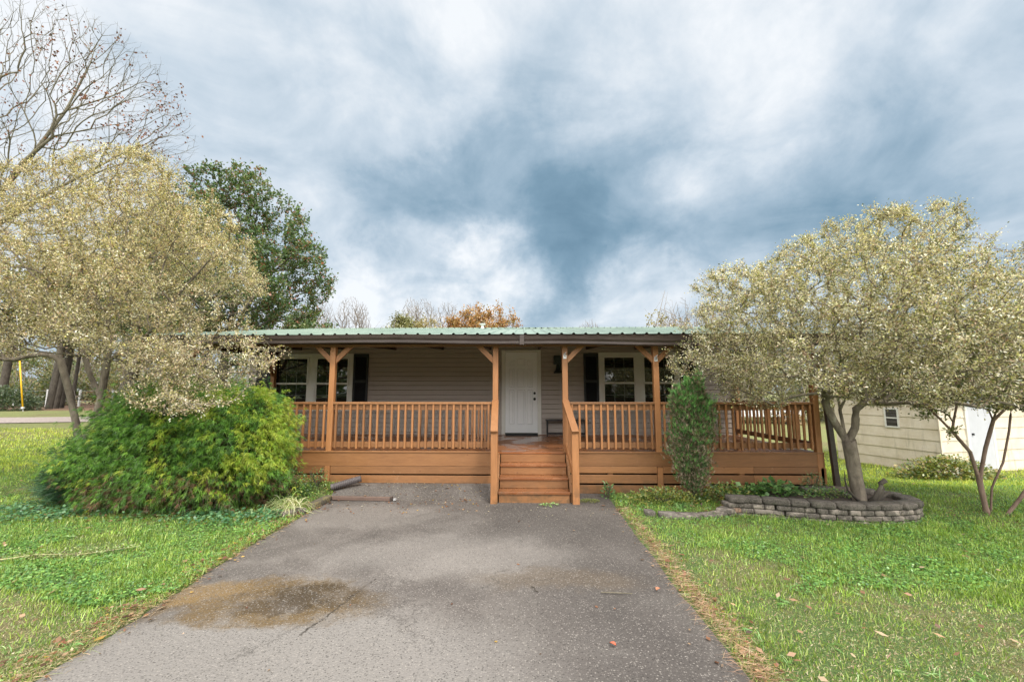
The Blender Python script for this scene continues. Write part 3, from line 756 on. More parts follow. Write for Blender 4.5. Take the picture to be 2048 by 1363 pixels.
# things on the porch and the drive
def build_bench():
    b = empty('bench', (1.05, 10.45, ZD), 'low black bench with thin legs against the siding right of the door', 'bench')
    def p(mb, n): mb.build(n, M['black'], b, bevel=.003)
    p(MB().box(-.50, .50, -.14, .14, .345, .375), 'seat')
    for x in (-.46, .46):
        for y in (-.12, .12): p(MB().box(x-.014, x+.014, y-.014, y+.014, 0, .344), 'leg')
    for y in (-.12, .12): p(MB().box(-.445, .445, y-.01, y+.01, .03, .05), 'stretcher')
build_bench()
mat_o = MB().box(-.40, .36, -.19, .19, 0, .012).build('door_mat', M['rubber'], None, bevel=.004, loc=(0, 10.40, ZD+.001))
tag(mat_o, 'thin dark rubber mat lying in front of the white front door', 'door mat')
def build_gate():
    g = empty('spare_railing', (-1.2, 7.95, ZD), 'loose spare section of railing leaning behind the porch rail left of the steps', 'railing')
    MB().box(-.72, .68, -.02, .018, .70, .79).build('rail_board', M['wood_h'], g); MB().box(-.72, .68, -.02, .018, .05, .14).build('rail_board', M['wood_h'], g)
    for k in range(12):
        x = -.68+k*.119; MB().box(x-.017, x+.017, -.056, -.022, 0.0, .82).build('baluster', M['wood_v'], g)
    g.rotation_euler = (R(-6), 0, R(2))
build_gate()
def build_pipes():
    y0 = 7.42; z0 = Gs(-2.9, 7.3)
    s = MB(); n = 64; a = Vector((-3.16, 7.22, z0+.03)); b = Vector((-2.72, 7.36, z0+.145))
    pts = [a.lerp(b, i/n) for i in range(n+1)]; rad = []
    for i in range(n+1): rad.append(.052 if i < 6 else (.056 if (i % 4) in (0, 1) else .046))
    s.tube(pts, rad, 20)
    o = s.build('drain_pipe', mat_simple('grey_brown_plastic', (.10,.085,.085), .5, .1, 10), None, smooth=False)
    tag(o, 'short corrugated grey brown drain pipe propped on the drive against the skirting', 'drain pipe')
    a = Vector((-3.02, 6.98, z0-.05)); b = Vector((-2.05, 6.93, z0-.125))
    d = empty('downspout_piece', a, 'detached brown square downspout length lying on the drive below the corrugated pipe', 'downspout')
    v = b-a
    a.z = Gs(a.x, a.y)+.035; b.z = Gs(b.x, b.y)+.035; d.location = a; v = b-a
    MB().bar((0,0,0), v*.97, .055, .055).build('tube', mat_simple('tan_brown_aluminium', (.15,.10,.08), .4, .15, 9), d, bevel=.005)
    MB().bar(v*.965, v, .068, .068).build('sleeve', M['gutter'], d, bevel=.003)
    c = MB().bar(v*1.02+Vector((.0,0,-.005)), v*1.05+Vector((.01,.0,.0)), .05, .03)
    c.build('end_cap', M['steel'], d)
    st = MB()
    rr = np.random.default_rng(5)
build_pipes()

# ------------------------------------------------------------------ growing trees
def tubes_from_tree(P, par, rad, n_thick=8, min_r=0.0):
    """P nodes, par parents; chains follow the thickest child"""
    n = len(P); kids = [[] for _ in range(n)]
    for i in range(n):
        if par[i] >= 0: kids[par[i]].append(i)
    V = []; Q = []; base = 0
    starts = [(i, None) for i in range(n) if par[i] < 0]
    stack = [(i, -1) for i in range(n) if par[i] < 0]
    while stack:
        i, frm = stack.pop()
        chain = [frm, i] if frm >= 0 else [i]
        j = i
        while kids[j]:
            ks = sorted(kids[j], key=lambda k: -rad[k])
            for k in ks[1:]: stack.append((k, j))
            j = ks[0]; chain.append(j)
        if len(chain) < 2: continue
        pts = P[chain]; rr = rad[chain].copy()
        if frm >= 0: rr[0] = min(rr[0], rr[1]*1.15)
        rr[-1] *= .5
        if rr.max() < min_r: continue
        k = 3 if rr.max() < .008 else (5 if rr.max() < .03 else n_thick)
        d = np.gradient(pts, axis=0); d /= (np.linalg.norm(d, axis=1, keepdims=True)+1e-9)
        up = np.cross(d, [0.31, 0.17, 0.93]); up /= (np.linalg.norm(up, axis=1, keepdims=True)+1e-9)
        sd = np.cross(d, up); a = np.arange(k)*2*np.pi/k
        ring = pts[:, None, :]+(up[:, None, :]*np.cos(a)[None, :, None]+sd[:, None, :]*np.sin(a)[None, :, None])*rr[:, None, None]
        V.append(ring.reshape(-1, 3)); m = len(pts)
        ii = np.arange(m-1)[:, None]*k+np.arange(k)[None, :]; jj = np.arange(m-1)[:, None]*k+(np.arange(k)[None, :]+1) % k
        Q.append((np.stack([ii, jj, jj+k, ii+k], -1).reshape(-1, 4))+base); base += m*k
    return np.concatenate(V), np.concatenate(Q)

def grow(rng, trunks, targets, bf=.35, step=.25, jit=.25, r_tip=.004, r_base=.12, sag=0.0):
    """join every target point to the nearest place on the growing skeleton (short wood, short paths)"""
    cap = 40000; P = np.zeros((cap, 3)); L = np.zeros(cap); par = np.full(cap, -1); n = 0
    for tr in trunks:
        tr = [np.array(p, float) for p in tr]; last = -1
        if isinstance(trunks, list) and n > 0:      # later limbs spring from the nearest existing node
            dd = np.linalg.norm(P[:n]-tr[0], axis=1); last = int(dd.argmin())
            if dd[last] < 1e-3 or dd[last] > .6: 
                if dd[last] > .6: last = -1
        for a, b in zip(tr[:-1], tr[1:]):
            m = max(1, int(np.linalg.norm(b-a)/step))
            for k in range(m+1):
                p = a+(b-a)*k/m
                if last >= 0 and np.linalg.norm(P[last]-p) < 1e-3: continue
                P[n] = p; par[n] = last; L[n] = 0 if last < 0 else L[last]+np.linalg.norm(p-P[last]); last = n; n += 1
    root = P[0]
    order = np.argsort(np.linalg.norm(targets-root, axis=1))
    for t in targets[order]:
        if n > cap-40: break
        d = np.linalg.norm(P[:n]-t, axis=1); c = d+bf*L[:n]
        c[d < .02] = 1e9
        j = int(c.argmin()); dist = d[j]; a = P[j].copy()
        m = max(1, int(dist/step)); last = j
        # start along the parent's direction and curve over to the target
        pd = (a-P[par[j]]) if par[j] >= 0 else np.array([0, 0, 1.]); pd = pd/(np.linalg.norm(pd)+1e-9)
        ctrl = a+pd*dist*.30+(t-a)*.25+np.array([0, 0, .06*dist])
        for k in range(1, m+1):
            u = k/m; p = (1-u)**2*a+2*u*(1-u)*ctrl+u*u*t
            if k < m: p = p+rng.normal(0, jit*.12*step, 3)
            p = p-np.array([0, 0, sag*u*u*dist])
            P[n] = p; par[n] = last; L[n] = L[last]+np.linalg.norm(p-P[last]); last = n; n += 1
    P = P[:n]; par = par[:n]
    tips = np.zeros(n); has = np.zeros(n, bool); has[par[par >= 0]] = True
    tips[~has] = 1
    for i in range(n-1, -1, -1):
        if par[i] >= 0: tips[par[i]] += tips[i]
    ex = math.log(r_base/r_tip)/math.log(max(2, tips.max()))
    rad = r_tip*np.maximum(tips, 1)**ex
    return P, par, rad, tips, has

def leaf_quads(rng, pos_, dirs, nrm, L, Wd, tint):
    """one pointed leaf per row; returns V,Q,tint"""
    n = len(pos_)
    d = dirs/(np.linalg.norm(dirs, axis=1, keepdims=True)+1e-9)
    s = np.cross(d, nrm); s /= (np.linalg.norm(s, axis=1, keepdims=True)+1e-9)
    L = np.broadcast_to(L, (n,))[:, None]; Wd = np.broadcast_to(Wd, (n,))[:, None]
    V = np.stack([pos_, pos_+d*L*.48+s*Wd*.5, pos_+d*L, pos_+d*L*.48-s*Wd*.5], 1).reshape(-1, 3)
    Q = np.arange(n*4).reshape(-1, 4)
    return V, Q, np.repeat(tint, 4, axis=0)
def unit(rng, n):
    v = rng.normal(size=(n, 3)); return v/np.linalg.norm(v, axis=1, keepdims=True)
def pick_tint(rng, n, cols, w, var=.15):
    cols = np.array(cols); k = rng.choice(len(cols), n, p=np.array(w)/sum(w))
    return cols[k]*(1+rng.normal(0, var, (n, 1))).clip(.4, 1.7)
def ellip_pts(rng, n, c, r, shell=.0, noise_amp=.12):
    u = unit(rng, n); rr = rng.uniform(shell**3, 1, n)**(1/3.)
    return np.array(c)+u*rr[:, None]*np.array(r)

def leafy(rng, P, par, rad, tips, nleaf, L, Wd, cols, w, spread=.10, r_max=.012, up=.4, hang=0.0, var=.15, cluster=5, keep=None):
    ok = np.where((rad < r_max) & (par >= 0))[0]
    nc = nleaf//cluster
    i = rng.choice(ok, nc); u = rng.random(nc)[:, None]
    a = P[par[i]]; b = P[i]; c = a+(b-a)*u
    ax = (b-a)/(np.linalg.norm(b-a, axis=1, keepdims=True)+1e-9)
    # short twigs leave the branch; leaves sit in pairs along each twig
    tw = ax*.6+unit(rng, nc)*.8+np.array([0, 0, up*.6-hang]); tw /= np.linalg.norm(tw, axis=1, keepdims=True)
    tl = rng.uniform(.3, 1, nc)[:, None]*spread*2
    pos_ = []; dirs = []
    for k in range(cluster):
        t = (k+.6)/cluster
        pos_.append(c+tw*tl*t+rng.normal(0, spread*.12, (nc, 3))); dd = tw*.7+unit(rng, nc)*.9; dirs.append(dd)
    pos_ = np.concatenate(pos_); dirs = np.concatenate(dirs); n = len(pos_)
    nr = unit(rng, n)*.75+np.array([0, 0, .8])
    tint = pick_tint(rng, n, cols, w, var)
    same = rng.random(n) < .62; tc = np.tile(pick_tint(rng, nc, cols, w, .05), (cluster, 1))*(1+rng.normal(0, .07, (n, 1))); tint[same] = tc[same]
    clump = np.tile(1+rng.normal(0, .17, (nc, 1)), (cluster, 1)); tint = tint*clump
    if keep is not None:
        m = keep(pos_); pos_, dirs, nr, tint = pos_[m], dirs[m], nr[m], tint[m]; n = len(pos_)
    # twig quads
    sc = rng.uniform(.7, 1.25, n)
    V, Q, T = leaf_quads(rng, pos_, dirs, nr, L*sc, Wd*sc, tint)
    return V, Q, T, (c, tw, tl)
def twig_mesh(rng, c, tw, tl, r):
    n = len(c); s = np.cross(tw, unit(rng, n)); s /= np.linalg.norm(s, axis=1, keepdims=True); e = c+tw*tl
    s2 = np.cross(tw, s)
    V = np.stack([c-s*r, c+s*r*.5+s2*r, c+s*r*.5-s2*r, e], 1).reshape(-1, 3); b = np.arange(n)[:, None]*4
    T = np.concatenate([b+[0, 1, 3], b+[1, 2, 3], b+[2, 0, 3]]); return V, T

# --- the two pale variegated privet trees ------------------------------------
PRIVET = [(.56,.50,.33), (.32,.31,.14), (.74,.69,.52), (.12,.14,.05), (.34,.24,.15), (.46,.45,.16)]
PRW = [.24, .23, .15, .20, .10, .08]
def privet(name, base, trunks, targets, nleaf, label, r_base, seed, cols=PRIVET, w=PRW, keep=None, bark='bark', L=.032, Wd=.0145):
    rng = np.random.default_rng(seed)
    P, par, rad, tips, has = grow(rng, trunks, targets, bf=.30, step=.11, jit=.35, r_tip=.0024, r_base=r_base, sag=.05)
    if keep is not None:
        pass
    root = empty(name, base, label, 'tree')
    b = np.array(base)
    low = P[:, 2] < base[2]+.85
    rad = np.where(low, rad, np.minimum(rad, r_base*.55))
    V, Q = tubes_from_tree(P, par, rad)
    np_mesh('trunk', V-b, Q, M[bark], root, smooth=True)
    V, Q, T, (c, tw, tl) = leafy(rng, P, par, rad, tips, nleaf, L, Wd, cols, w, spread=.095, r_max=.011, up=.35, cluster=6, keep=keep)
    zt = np.clip((V[:, 2]-1.9)/2.6, 0, 1)[:, None]        # new growth on top is yellower, old leaves below are paler
    T = np.clip(T*(np.array([[1.19,1.17,1.22]])*(1-zt)+np.array([[1.15,1.12,.95]])*zt), 0, .88)
    cr = np_mesh('crown', V-b, Q, M['leaf'], root, T)
    m = keep(c+tw*tl) if keep is not None else np.ones(len(c), bool)
    V, T3 = twig_mesh(rng, c[m], tw[m], tl[m], .0018)
    np_mesh('twigs', V-b, None, M[bark], root, T=T3)
    return root
def hull_filter(pts, f): return pts[f(pts)]

def right_tree():
    rng = np.random.default_rng(21)
    base = (4.72, 6.33, .20)
    B = lambda *p: tuple(p)
    trunks = [
        [(4.72,6.33,.16), (4.69,6.33,.45), (4.66,6.33,.80), (4.63,6.32,1.02)],
        [(4.62,6.32,.98), (4.48,6.34,1.25), (4.34,6.32,1.55), (4.31,6.28,1.85), (3.9,6.15,2.5)],
        [(4.58,6.32,1.08), (4.56,6.34,1.45), (4.56,6.38,1.78), (4.45,6.5,2.1), (4.5,6.9,2.8)],
        [(4.63,6.32,1.02), (4.72,6.30,1.20), (4.74,6.28,1.46), (4.84,6.24,1.56), (4.84,6.22,2.05), (5.2,6.1,2.7), (5.6,6.2,3.4)],
        [(4.56,6.34,1.45), (4.7,6.05,2.1), (4.9,5.6,2.8)],
    ]
    # crown envelope measured on the photograph, in metres at the tree's distance
    def top(x):   # crown top height as a function of x
        return np.interp(x, [2.15,2.3,2.58,2.83,3.21,3.45,3.62,3.9,4.36,4.98,5.45,6.2,6.49,6.89,7.5,8.2,8.8], [2.35,2.5,2.95,3.36,3.58,3.6,3.42,3.76,4.02,4.24,4.42,4.52,4.48,4.10,3.84,3.3,2.5])
    def bot(x):
        return np.interp(x, [2.15,2.6,2.96,3.31,3.73,4.15,4.7,5.4,6.1,7.1,8.2,8.8], [2.3,2.2,1.98,1.90,1.78,1.70,1.55,1.48,1.44,1.46,1.5,1.7])
    n = 120000; X = rng.uniform(2.15, 8.8, n); Y = rng.uniform(3.9, 9.0, n); Z = rng.uniform(1.2, 4.8, n)
    q = np.sqrt(((X-5.45)/3.35)**2+((Y-6.35)/2.5)**2)
    near = np.minimum(Y/6.35, 1.0); Xn = X/near
    yy = np.abs(Y-6.35)/2.5; t = top(Xn); b_ = bot(Xn); mid = (t*.45+b_*.55)
    tt = mid+(t-mid)*np.sqrt(np.clip(1-yy**2, 0, 1)); bb = mid-(mid-b_)*np.sqrt(np.clip(1-yy**2*.5, 0, 1))
    tt = 1.7+(tt-1.7)*near; bb = 1.7+(bb-1.7)*near
    ok = (q < 1.02) & (Z < tt) & (Z > bb) & (Xn > 2.15)
    ok &= ~((Y > 6.95) & (X < 5.75))
    ok &= ~((vnoise(X*1.0+Z*.7, Z*1.3+Y*.8, .50, 9, 2) < .46))
    pts = np.stack([X, Y, Z], 1)[ok][:3700]
    # long whippy shoots standing above the crown and trailing from its edges
    sx = rng.uniform(2.7, 8.3, 75); sy = rng.uniform(5.6, 6.9, 75); sl_ = rng.uniform(.0, .13, 75)
    for u_ in (.3, .65, 1.0):
        nn = np.minimum(sy/6.35, 1); pts = np.concatenate([pts, np.stack([(sx+u_*.1*np.sign(sx-5.2)), sy, 1.7+(top(sx/nn)+sl_*u_-.08-1.7)*nn], 1)])
    sx = rng.uniform(2.2, 3.6, 34); sl_ = rng.uniform(.05, .34, 34); sy = rng.uniform(5.6, 6.6, 34)
    for u_ in (.4, .8, 1.2): pts = np.concatenate([pts, np.stack([sx-.05*u_, sy, bot(sx)-sl_*u_], 1)])
    def keep(p): return ~((p[:, 1] > 7.10) & (p[:, 0] < 5.66)) & (p[:, 2] > .9)
    r = privet('privet_tree', base, trunks, pts, 205000, 'pale variegated privet tree growing in the curved stone planter right of the porch', .088, 22, keep=keep)
    # sawn stubs and dead sprouts at the foot
    def stub(pts, rad, k):
        m = MB().tube([(a-base[0], b-base[1], c-base[2]) for a, b, c in pts], rad, k); m.build('sawn_stub', M['bark_dark'], r, smooth=True)
    stub([(4.80,6.30,.15), (4.93,6.27,.26), (4.97,6.25,.38), (4.95,6.24,.45), (5.01,6.22,.50)], [.06,.045,.034,.032,.034], 8)
    stub([(4.78,6.24,.15), (4.84,6.2,.28), (4.90,6.16,.44)], [.05,.03,.022], 7); stub([(4.66,6.28,.2), (4.5,6.25,.36), (4.44,6.2,.50), (4.45,6.2,.62)], [.02,.014,.010,.004], 5)
    stub([(4.8,6.28,.15), (4.95,6.28,.24), (5.1,6.28,.33)], [.05,.03,.015], 7)
right_tree()

def right_shrub_tree():
    rng = np.random.default_rng(31); base = (6.62, 6.45, Gs(6.62, 6.45)-.02); z = base[2]
    trunks = [
        [(6.55,6.45,z), (6.50,6.45,.45), (6.40,6.43,.85), (6.15,6.4,1.15), (5.85,6.4,1.5), (5.45,6.4,1.85)],
        [(6.15,6.4,1.15), (6.28,6.42,1.5), (6.32,6.4,2.0), (6.2,6.5,2.5)],
        [(6.50,6.45,.45), (6.62,6.43,.9), (6.75,6.4,1.3), (7.05,6.3,1.65), (7.3,6.3,2.2)],
        [(6.62,6.47,z), (6.68,6.47,.35), (6.86,6.45,.7), (6.95,6.4,1.15), (7.1,6.4,1.8)],
        [(6.75,6.4,z), (6.95,6.36,.25), (7.12,6.33,.5), (7.3,6.3,.75), (7.5,6.3,1.1), (7.9,6.2,1.6)],
        [(5.85,6.4,1.5), (5.95,6.3,1.9), (5.8,6.2,2.3)],
    ]
    n = 20000; X = rng.uniform(5.1, 9.3, n); Y = rng.uniform(5.4, 7.6, n); Z = rng.uniform(1.25, 3.3, n)
    ok = (((X-7.1)/2.15)**2+((Y-6.45)/1.15)**2+((Z-2.2)/1.0)**2 < 1)
    ok &= Z > np.interp(X, [5.1, 6.2, 7, 8.5], [1.42, 1.50, 1.52, 1.3])
    pts = np.stack([X, Y, Z], 1)[ok][:560]
    ex = np.array([(5.55,6.3,1.55),(5.62,6.2,1.45),(5.7,6.25,1.38),(5.75,6.3,1.6),(5.9,6.2,1.2),(6.0,6.3,1.1),(7.4,6.3,1.3),(7.6,6.2,1.45),(6.6,6.3,1.5),(7.7,6.4,1.0)])
    pts = np.concatenate([pts, ex+rng.normal(0, .04, ex.shape)])
    privet('privet_shrub', base, trunks, pts, 30000, 'multi stemmed small tree with dark open leaves in front of the cream shed', .045, 33,
           cols=[(.07,.11,.035), (.15,.18,.06), (.33,.34,.16), (.20,.12,.05), (.42,.40,.22)], w=[.3,.28,.2,.08,.14], bark='bark_pink', L=.042, Wd=.024)
right_shrub_tree()

def left_tree():
    rng = np.random.default_rng(41)
    base = (-8.3, 8.1, Gs(-8.3, 8.1)-.03); z = base[2]
    trunks = [
        [(-8.22,8.0,z), (-8.24,8.0,z+.35), (-8.38,7.95,1.15), (-8.52,7.9,1.7), (-8.7,7.8,2.4)],
        [(-8.24,8.0,.6), (-8.08,8.0,1.1), (-7.98,7.98,1.6), (-7.86,7.9,2.3), (-7.75,7.7,3.1), (-7.3,7.4,4.2)],
        [(-7.98,7.98,1.6), (-8.15,7.9,2.0), (-8.3,7.8,2.6), (-8.9,7.6,3.6), (-9.6,7.5,4.4)],
        [(-7.86,7.9,2.3), (-7.3,7.75,2.5), (-6.75,7.5,2.75), (-6.0,7.1,3.3), (-5.2,6.8,3.9)],
        [(-7.75,7.7,3.1), (-7.9,7.2,3.9), (-8.1,6.8,4.8)],
        [(-8.3,7.8,2.6), (-9.2,7.3,2.9), (-10.2,7.0,3.3)],
        [(-8.05,8.0,1.2), (-7.3,7.7,1.6), (-6.7,7.3,1.9), (-6.2,6.7,2.2), (-5.6,6.3,2.2)],
    ]
    def top(x): return np.interp(x, [-13,-12,-10.8,-9.75,-8.98,-8.24,-7.68,-6.9,-6.49,-5.89,-5.39,-4.89,-4.47,-4.16,-3.95,-3.7], [3.4,4.6,5.6,5.85,5.86,6.04,6.18,6.0,5.7,5.3,4.82,4.26,3.55,2.95,2.65,2.5])
    def bot(x): return np.interp(x, [-13,-11,-9.6,-9.0,-8.2,-7.4,-6.5,-5.6,-4.8,-4.2,-3.7], [2.5,2.3,2.25,2.35,2.4,2.15,1.95,1.95,2.05,2.25,2.4])
    n = 160000; X = rng.uniform(-13, -3.5, n); Y = rng.uniform(4.7, 10.2, n); Z = rng.uniform(1.2, 6.2, n)
    yc = 7.4-.9*sm(-7, -4.5, X); yr = np.interp(X, [-13,-9,-6,-4,-3.5], [1.9,2.4,2.0,1.25,.9])
    near = np.minimum(Y/7.3, 1.0); Xn = X/near
    yy = np.abs(Y-yc)/yr; t = top(Xn); b_ = bot(Xn); mid = t*.45+b_*.55
    tt = mid+(t-mid)*np.sqrt(np.clip(1-yy**2, 0, 1)); bb = mid-(mid-b_)*np.sqrt(np.clip(1-yy**2*.4, 0, 1))
    tt = 1.7+(tt-1.7)*near; bb = 1.7+(bb-1.7)*near
    ok = (yy < 1) & (Z < tt) & (Z > bb) & ~((Y > 6.95) & (X > -6.95) & (Z < 3.3))
    ok &= ~((vnoise(X*.9+Z*.6, Z*1.2+Y*.7, .56, 19, 2) < .45))
    m_ = 16000; hy = rng.uniform(5.3, 6.2, m_); hn = rng.uniform(-5.55, -3.45, m_); hx = hn*hy/5.9; hz = rng.uniform(1.2, 2.4, m_)
    lo = np.interp(hn, [-5.75,-5.2,-4.6,-4.2,-3.8,-3.55], [1.62,1.42,1.38,1.50,1.75,2.05])
    hk = (hz > lo) & (vnoise(hx*1.2, hz*1.1+hy, .5, 29, 2) > .46)
    pts = np.concatenate([np.stack([X, Y, Z], 1)[ok][:4700], np.stack([hx, hy, hz], 1)[hk][:260]])
    sx = rng.uniform(-11.5, -4.3, 90); sy = rng.uniform(6.4, 7.6, 90); sy = np.where(sx > -6.5, 6.5, sy); sl_ = rng.uniform(.02, .30, 90)
    for u_ in (.3, .65, 1.0):
        nn = np.minimum(sy/7.3, 1); pts = np.concatenate([pts, np.stack([sx, sy, 1.7+(top(sx/nn)+sl_*u_-.08-1.7)*nn], 1)])
    def keep(p): return ~((p[:, 1] > 7.05) & (p[:, 0] > -6.85) & (p[:, 2] < 3.6)) & (p[:, 2] > 1.0)
    cols = [(.58,.50,.33), (.35,.31,.15), (.74,.67,.50), (.13,.14,.05), (.42,.29,.18), (.46,.43,.15)]
    privet('privet_tree', base, trunks, pts, 235000, 'broad pale variegated privet tree standing over the green cypress bush left of the porch', .11, 42, cols=cols, w=[.24,.22,.15,.18,.12,.09], keep=keep)
left_tree()

# --- bare and coloured trees farther off ------------------------------------
def crown_tree(name, base, trunks, pts, label, r_base, seed, nleaf=0, L=.1, Wd=.08, cols=None, w=None, r_tip=.006, step=.35, bark='bark_bare', spread=.3, group=None, sag=0, jit=.4, bf=.3, r_max=.05, up=.35, cat='tree', cluster=5):
    rng = np.random.default_rng(seed)
    P, par, rad, tips, has = grow(rng, trunks, pts, bf=bf, step=step, jit=jit, r_tip=r_tip, r_base=r_base, sag=sag)
    root = empty(name, base, label, cat, group); b = np.array(base)
    V, Q = tubes_from_tree(P, par, rad, 7)
    np_mesh('trunk', V-b, Q, M[bark], root, smooth=True)
    if nleaf:
        V, Q, T, _ = leafy(rng, P, par, rad, tips, nleaf, L, Wd, cols, w, spread=spread, r_max=r_max, up=up, cluster=cluster)
        np_mesh('crown', V-b, Q, M['leaf'], root, T)
    return root
def big_bare_tree():
    rng = np.random.default_rng(51); base = (-17.6, 12.2, Gs(-17.6, 12.2)-.05)
    trunks = [[(-17.6,12.2,.2), (-17.5,12.2,3), (-17.3,12.1,5.2), (-17.2,12.1,7.0), (-16.9,12,9.5), (-16.3,12,12)],
              [(-17.3,12.1,5.2), (-16.2,12,7.2), (-15.2,11.9,8.6), (-14.2,11.8,9.4), (-12.6,11.8,9.7), (-11.4,11.8,9.9)],
              [(-16.2,12,7.2), (-15.3,12.2,9.0), (-14.5,12.3,10.6), (-13.9,12.3,12.2)],
              [(-17.3,12.1,5.2), (-15.6,11.8,6.6), (-14.0,11.6,7.4), (-12.6,11.5,8.1), (-11.2,11.5,8.9)],
              [(-17.3,12.1,5.0), (-18.6,12.1,7.5), (-19.8,12.1,9.5)]]
    n = 60000; X = rng.uniform(-22, -9.6, n); Z = rng.uniform(5.5, 14.5, n); Y = rng.uniform(9.5, 15, n)
    ok = (((X+15.7)/5.6)**2+((Z-8.6)/5.6)**2+((Y-12.1)/2.7)**2 < 1) & (Z > 6.0+.16*(X+17))
    pts = np.stack([X, Y, Z], 1)[ok]
    # twigs crowd towards the rim
    q = np.sqrt(((pts[:, 0]+15.7)/5.6)**2+((pts[:, 2]-8.6)/5.6)**2); pts = pts[rng.random(len(pts)) < .15+q**2][:5200]
    P, par, rad, tips, has = grow(rng, trunks, pts, bf=.60, step=.22, jit=.15, r_tip=.0032, r_base=.20)
    root = empty('bare_tree', base, 'tall nearly bare tree with arching branches and few red leaves at the left edge', 'tree'); b = np.array(base)
    V, Q = tubes_from_tree(P, par, rad, 8); np_mesh('trunk', V-b, Q, M['bark_bare'], root, smooth=True)
    # clusters of leftover leaves
    ctr = np.array([(-14.1,12,11.7), (-13.2,12,10.6), (-12.6,12,10.3), (-13.6,11.8,10.9), (-15.3,12,9.7), (-15.1,12,8.2), (-11.9,12,9.4), (-12.3,12,8.4), (-16,12,10.5), (-14.3,12,12.4), (-11.3,12,10.7), (-13.4,12,8.2)])
    tipn = np.where(rad < .012)[0]; d = np.linalg.norm(P[tipn][:, None, :]-ctr[None], axis=2).min(1)
    sel = tipn[rng.random(len(tipn)) < np.exp(-(d/.65)**2)*.9+.02]
    c = P[rng.choice(sel, 1500)]+rng.normal(0, .10, (1500, 3))
    V, Q, T = leaf_quads(rng, c, unit(rng, 1500)+[0,0,-.5], unit(rng, 1500), .085*rng.uniform(.7, 1.2, 1500), .06, pick_tint(rng, 1500, [(.22,.075,.035), (.14,.06,.035), (.30,.12,.05), (.07,.04,.03)], [.35,.3,.15,.2]))
    np_mesh('leaves', V-b, Q, M['leaf'], root, T)
big_bare_tree()
def pear_tree():
    rng = np.random.default_rng(61); base = (-13.0, 18.2, Gs(-13.0, 18.2)-.05)
    trunks = [[(-13,18.2,.7), (-12.9,18.2,3), (-12.7,18.2,6), (-12.7,18.2,9.3)], [(-12.8,18.2,4), (-11.5,18.2,6.5), (-10,18.2,8)], [(-12.9,18.2,3.4), (-14.5,18.2,6.5)]]
    n = 40000; X = rng.uniform(-17.5, -8, n); Z = rng.uniform(2.8, 12.6, n); Y = rng.uniform(15, 22, n)
    rx = np.interp(Z, [2.8,4.5,6,8,9.5,10.8,11.8,12.4], [3.4,4.6,4.75,4.3,3.5,2.4,1.5,.5])
    cx = -13.1+np.interp(Z, [3,7,12], [.3,.1,-.1])
    ok = (((X-cx)/rx)**2+((Y-18.2)/(rx*.8))**2 < 1); ok &= vnoise(X+Y*.6, Z+Y*.4, 1.0, 77, 2) > .40
    pts = np.stack([X, Y, Z], 1)[ok][:2100]
    crown_tree('pear_tree', base, trunks, pts, 'rounded green tree with some red autumn leaves behind the left end of the roof', .2, 62, nleaf=72000, L=.10, Wd=.09,
        cols=[(.065,.125,.04), (.12,.19,.06), (.20,.23,.09), (.33,.12,.07), (.26,.16,.09)], w=[.36,.34,.17,.035,.095], bark='bark_dark', spread=.22, r_max=.03, r_tip=.007, step=.3)
pear_tree()
def far_targets(rng, n, c, r, zmin=None, gap=.38, s=1.6):
    p = ellip_pts(rng, n*4, c, r); ok = vnoise(p[:, 0]+p[:, 1]*.6, p[:, 2]+p[:, 1]*.3, s, int(abs(c[0]*7)) % 91, 2) > gap
    return p[ok][:n]
def bare_far(x, y, h, wd, seed, label, group='bare trees beyond the roof', nleaf=0, cols=None, w=None, npts=2000, bark='twig_far', r_base=.16, r_tip=.0085, zc=.62):
    rng = np.random.default_rng(seed); z0 = Gs(x, y)+1.2*float(sm(50,120,y))-.1
    tr = [[(x,y,z0), (x+rng.normal(0,.2),y,z0+h*.3), (x+rng.normal(0,.4),y,z0+h*.6)]]
    for k in range(3):
        a = rng.uniform(-1, 1)*wd*.6; tr.append([(tr[0][1][0],y,z0+h*.3), (x+a*.6,y,z0+h*.5), (x+a,y,z0+h*.75)])
    pts = far_targets(rng, npts, (x, y, z0+h*zc), (wd, wd*.8, h*(1-zc)), gap=.3)
    return crown_tree('bare_tree' if not nleaf else 'autumn_tree', (x, y, z0), tr, pts, label, r_base, seed+1, nleaf=nleaf, L=.16, Wd=.13, cols=cols, w=w, bark=bark, r_tip=r_tip, step=.35, jit=.2, spread=.55, group=group, bf=.55, r_max=.08)
def px2x(px, y): return (px-1045)/856.0*y*1.0
